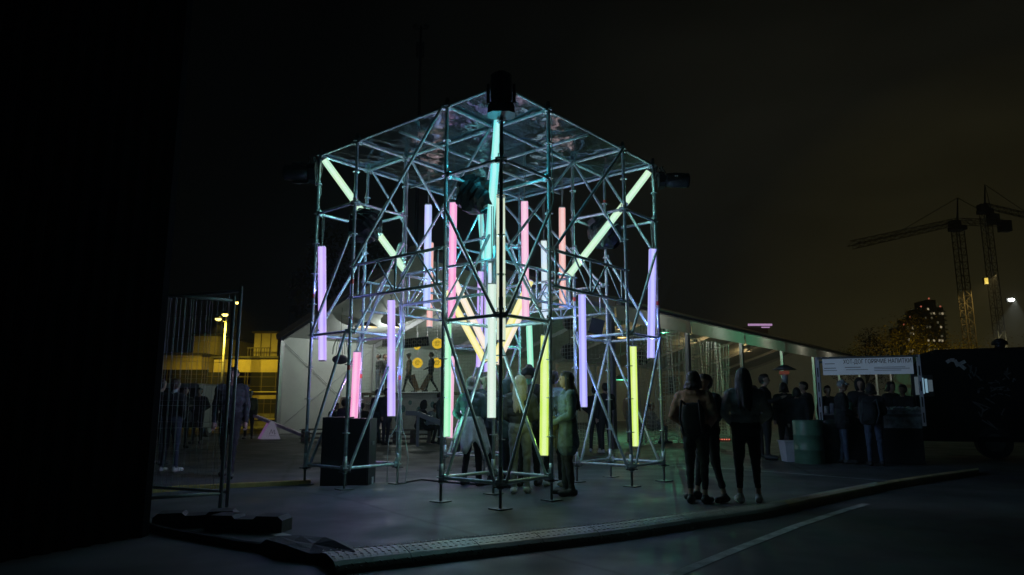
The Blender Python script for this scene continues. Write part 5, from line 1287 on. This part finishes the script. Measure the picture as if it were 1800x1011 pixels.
# grey van
VP_ = mat('grey_van_paint', (.26, .28, .28), .35, 0.2, .15, 3)
c = gx(302, 26.5); t = thing('parked_van', 'grey passenger van parked behind the mesh fence', 'van', c)
prof = [(-1.05, .35), (-1.05, .9), (-.98, 1.25), (-.84, 1.95), (-.7, 2.02), (.75, 2.02), (.88, 1.95), (.98, 1.25), (1.05, .9), (1.05, .35)]
n = len(prof); vs = []
for y in (0, 4.8): vs += [c + V(x, y, z) for x, z in prof]
part('body', MB().add(vs, [tuple(range(n)), tuple(range(2*n-1, n-1, -1))] + [(i, (i+1) % n, n+(i+1) % n, n+i)[::-1] for i in range(n)]), VP_, t)
part('rear_window', MB().box(c + V(0, -.012, 1.55), (1.52, .03, .58)), WIND, t); part('bumper', MB().box(c + V(0, -.06, .48), (2.1, .14, .2)), RUBBER, t)
for s in (-1, 1):
    part('tail_light', MB().box(c + V(s*.94, -.015, 1.0), (.14, .04, .34)), RED_PAINT, t)
    w_ = part('wheel', MB().disc(c + V(s*.88, .9, .34), .34, .22, 18, (1, 0, 0)), RUBBER, t); part('rim', MB().disc(c + V(s*1.0, .9, .34), .2, .02, 12, (1, 0, 0)), STEEL, w_)
part('number_plate', MB().box(c + V(0, -.02, .82), (.52, .02, .12)), WHITEP, t)
# striped chimney
STR1 = mat('chimney_dark', (.045, .04, .04), .9, 0, .2); STR2 = mat('chimney_pale', (.16, .15, .13), .9, 0, .2)
c = gx(514, 170); t = thing('chimney', 'dark banded factory chimney behind the tent', 'chimney', c); zt = at(514, 480, 170).z
for k in range(8):
    z0, z1 = zt*k/8, zt*(k+1)/8; part('band', MB().tube(c + V(0, 0, z0), c + V(0, 0, z1), 2.6-.1*k, 20, r1=2.6-.1*(k+1)), STR1 if k % 2 else STR2, t, True)
# mast of the lighting column behind the scaffold
c = gx(724, 55); t = thing('light_mast', 'tall unlit lighting mast standing behind the scaffold', 'mast', c); zt = at(726, 46, 55).z
part('pole', MB().tube(c, c + V(0, 0, zt), .22, 10, r1=.10), STR1, t, True)
for s in (-1, 1):
    part('floodlight', MB().box(c + V(s*.5, -.1, zt-.1), (.45, .3, .3), Matrix.Rotation(s*.5, 3, 'Y')), STR2, t)
    part('antenna_panel', MB().box(c + V(s*.24, -.2, at(726, 90, 55).z), (.22, .12, 1.4)), STR2, t)
part('crossbar', MB().tube(c + V(-.6, 0, zt-.25), c + V(.6, 0, zt-.25), .05, 6), STR1, t)

# ================================================================== trees
BARK = mat('bark', (.07, .055, .04), .9, 0, .3, 8)
def leafm(n, c): 
    m = mat(n, c, .7, 0, .35, .6); return m
LEAF_A = leafm('autumn_leaves', (.13, .10, .03)); LEAF_D = leafm('dark_leaves', (.04, .05, .025)); LEAF_Y = leafm('yellow_leaves', (.16, .12, .03))
def tree(pos, h, r, label, lm, seed, n=2600, cz=.62):
    rnd = random.Random(seed); p = Vector(pos); t = thing('tree', label, 'tree', p, 'trees around the yard')
    tr = MB(); tr.tube(p, p + V(0, 0, h*.35), h*.022, 8, r1=h*.016); tr.tube(p + V(0, 0, h*.35), p + V(rnd.uniform(-.3, .3), 0, h*.75), h*.016, 8, r1=h*.006)
    cl = []
    for k in range(16):
        an = rnd.uniform(0, 6.28); rr = r*rnd.uniform(.35, .85); zz = h*rnd.uniform(.42, .95); rr *= (1 - .55*max(0, zz/h-.6)/.4)
        e = p + V(rr*math.cos(an), rr*math.sin(an), zz); tr.tube(p + V(0, 0, h*rnd.uniform(.28, .6)), e, h*.007, 5, r1=h*.002); cl.append((e, r*rnd.uniform(.28, .5)))
    part('trunk', tr, BARK, t)
    lf = MB()
    for k in range(n):
        c, cr_ = rnd.choice(cl); d = Vector((rnd.gauss(0, 1), rnd.gauss(0, 1), rnd.gauss(0, .8))); d = d.normalized()*cr_*rnd.random()**.45
        q = c + d; u = Vector((rnd.gauss(0, 1), rnd.gauss(0, 1), rnd.gauss(0, 1))).normalized(); v = u.orthogonal().normalized(); s = h*rnd.uniform(.008, .016)
        lf.add([q - u*s, q + v*s*.55, q + u*s, q - v*s*.55], [(0, 1, 2, 3)])
    part('crown', lf, lm, t, kind='stuff')
tree(gx(612, 52), 15.5, 4.2, 'autumn tree lit orange behind the left tower', LEAF_A, 1)
tree(gx(1528, 62), 7.4, 3.4, 'dark tree behind the far end of the tent', LEAF_D, 2)
tree(gx(1590, 74), 10.6, 5.0, 'yellow lit tree left of the high-rise', LEAF_Y, 3, 3000)
tree(gx(1655, 80), 8.8, 5.2, 'yellow lit tree below the high-rise', LEAF_Y, 4, 3000)
tree(gx(1490, 75), 6.6, 3.0, 'small dark tree beyond the tent roof', LEAF_D, 5)
tree(gx(1745, 85), 8.2, 5.5, 'wide yellow lit tree behind the food van', LEAF_Y, 6, 3000)
tree(gx(1830, 82), 8.6, 5.5, 'yellow lit tree at the right edge behind the food van', LEAF_Y, 7, 2400)
for x, Y, p in ((1575, 66, 1500), (1690, 70, 1500), (1790, 72, 1500)):  # unseen sodium lamps added to light the trees and haze
    g = gx(x, Y); t = thing('street_lamp', {1575: 'unseen added sodium lamp behind the tent end', 1690: 'unseen added sodium lamp behind the black van front', 1790: 'unseen added sodium lamp behind the black van at the right edge'}[x], 'street lamp', g, 'sodium street lamps')
    part('pole', MB().tube(g, g + V(0, 0, 3.4), .07, 8, r1=.05), ALU, t, True); part('lamp_glass', MB().ball(g + V(0, 0, 3.4), .12, 10, 8), emit('sodium_glow', (1.0, .80, .15), 6.0), t, True)
    lamp('sodium_light', 'SPOT', g + V(0, .2, 3.5), p, SODIUM, t, 0.0, g + V(0, 9, 5.5), 2.5)

# ================================================================== far skyline: high-rise and tower cranes
FAC = mat('dark_facade', (.05, .048, .042), .8, 0, .2, .05); WLIT = emit('lit_window', (1.0, .82, .50), .5); WDIM = emit('dim_window', (.8, .7, .4), .14); WRED = emit('red_beacon', (1.0, .25, .15), .5)
def highrise(x0, x1, Y, ytop, label, lit, floors, beacons=True):
    a, b = gx(x0, Y), gx(x1, Y); zt = at(x0, ytop, Y).z; L = (b-a).length; t = thing('high_rise', label, 'building', a, 'distant high-rises')
    part('tower', MB().box((a+b)/2 + V(0, 8, zt/2), (L, 16, zt)), FAC, t); part('roof_block', MB().box((a+b)/2 + V(L*.1, 8, zt+2), (L*.5, 10, 4)), FAC, t)
    fh = zt/floors; rnd = random.Random(x0); ws = []
    for k in range(floors//3, floors):
        part('floor_slab', MB().box((a+b)/2 + V(0, -.5, fh*k), (L+1.2, 1.4, fh*.22)), mat('pale_slab', (.14, .13, .11), .8, 0, .2, .05), t)
        for j in range(7):
            if rnd.random() < lit:
                part('window', MB().box(a + V(L*(j+.5)/7, -.15, fh*(k+.55)), (L/7*.55, .3, fh*.45)), WLIT if rnd.random() < .4 else WDIM, t)
    if beacons:
        for u in (0, .45, 1): part('beacon', MB().ball(a + V(L*u, 2, zt + (4.5 if u == .45 else .6)), .45, 8, 6), WRED, t)
    return t, a, b, zt
highrise(1641, 1676, 330, 540, 'tall distant high-rise with lit floors and red roof beacons', .34, 22)
highrise(1607, 1636, 340, 572, 'lower distant high-rise with a few lit windows left of the tall one', .22, 14)
CR = mat('crane_steel', (.14, .11, .05), .7, .2, .2, .3)
def lattice(mb, p0, p1, w, n, r):
    p0, p1 = Vector(p0), Vector(p1); d = (p1-p0).normalized(); u = d.orthogonal().normalized()
    if abs(d.z) > .9: u = Vector((1, 0, 0))
    v = d.cross(u).normalized(); cs = [(u*a + v*b)*w/2 for a, b in ((-1, -1), (1, -1), (1, 1), (-1, 1))]
    for c in cs: mb.tube(p0+c, p1+c, r, 4)
    for k in range(n):
        a, b = p0.lerp(p1, k/n), p0.lerp(p1, (k+1)/n)
        for i in range(4):
            c0, c1 = cs[i], cs[(i+1) % 4]; mb.tube(a+c0, b+c1, r*.6, 3, cap=False) if k % 2 else mb.tube(a+c1, b+c0, r*.6, 3, cap=False); mb.tube(a+c0, a+c1, r*.6, 3, cap=False)
def crane(x, Y, ytop, jib, label, w=2.2, cj=None, peak=None):
    g = gx(x, Y); zt = at(x, ytop, Y).z; t = thing('tower_crane', label, 'crane', g, 'tower cranes')
    mb = MB(); lattice(mb, g, g + V(0, 0, zt), w, 26, .13); part('mast', mb, CR, t)
    cab = g + V(-1.5, -1.2, zt+.6); part('cab', MB().box(cab, (2.4, 2.2, 2.6)), ROOFD, t); part('slew_ring', MB().box(g + V(0, 0, zt), (3.4, 3.4, 1.2)), ROOFD, t)
    e = at(*jib); mb = MB(); lattice(mb, g + V(0, 0, zt+2), e, 1.5, 22, .10); part('jib', mb, CR, t)
    if cj: mb = MB(); lattice(mb, g + V(0, 0, zt+2), at(*cj), 1.5, 7, .10); part('counter_jib', mb, CR, t); q = at(*cj); part('counterweight', MB().box(q + V(0, 0, -1), (3, 2, 3.2)), ROOFD, t)
    pk = g + V(1.0, 0, zt+9); part('apex', MB().tube(g + V(0, 0, zt), pk, .35, 6, r1=.15), ROOFD, t)
    part('tie', MB().tube(pk, (g + V(0, 0, zt+2)).lerp(e, .65), .09, 4).tube(pk, at(*cj) if cj else g, .09, 4), ROOFD, t)
    return t, g, zt
t1, g1, z1_ = crane(1718, 190, 402, (1496, 431, 165), 'nearer dark tower crane with its jib pointing left', cj=(1765, 392, 195))
t2, g2, z2_ = crane(1772, 215, 372, (1860, 392, 225), 'further dark tower crane at the right edge', cj=(1745, 380, 212))
# floodlights fixed to the masts
FL = emit('flood_white', (.9, 1.0, .95), 30.0); FLY = emit('flood_yellow', (1.0, .72, .12), 1.2)
c = at(1778, 527, 205); t = thing('floodlight', 'white floodlight shining on the further crane mast', 'lamp', c); part('lens', MB().ball(c, .62, 12, 8, (1.5, .6, .7)), FL, t, True); part('housing', MB().box(c + V(0, .7, 0), (2.2, .6, 1.2)), ROOFD, t)
lamp('flood_light', 'SPOT', c + V(0, -1.5, 0), 26000, (.9, 1, .9), t, 0.0, c + V(2, 6, -22), 1.2)
c = at(1734, 494, 184); t = thing('floodlight', 'yellow floodlight on the nearer crane mast', 'lamp', c); part('lens', MB().box(c, (.7, .4, 1.6)), FLY, t); part('housing', MB().box(c + V(0, .5, 0), (1.0, .5, 1.9)), ROOFD, t)
lamp('flood_light', 'SPOT', c + V(0, -4, 1), 10000, (1, .75, .3), t, 0.0, g1 + V(0, 0, c.z-12), 1.3)
# violet neon on a far roof
c = at(1336, 571, 110); t = thing('neon_sign', 'small violet neon strip above the tent roof', 'sign', c)
part('neon_tube', MB().bar(c + V(-1.9, 0, 0), c + V(1.9, 0, 0), .2, .32), emit('violet_neon', (.62, .36, .66), .7), t)
part('neon_tube', MB().bar(c + V(.2, 0, -.4), c + V(1.5, 0, -.4), .2, .16), emit('violet_neon', (.62, .36, .66), .7), t)
bb = gx(1336, 112); part('support', MB().box(bb + V(0, .3, c.z/2), (4.2, .4, c.z-.4)), ROOFD, t)

# ================================================================== night haze
hm_ = bpy.data.materials.new('night_haze'); hm_.use_nodes = True; hn = hm_.node_tree.nodes; hn.remove(hn['Principled BSDF'])
pv = hn.new('ShaderNodeVolumePrincipled'); pv.inputs['Color'].default_value = (.85, .85, .85, 1); pv.inputs['Density'].default_value = HAZE; pv.inputs['Anisotropy'].default_value = .35
hm_.node_tree.links.new(pv.outputs[0], hn['Material Output'].inputs['Volume'])
hb = MB().box((0, 240, 64), (1000, 620, 130)); part('haze', hb, hm_, None, kind='stuff')['label'] = 'thin night haze over the yard'
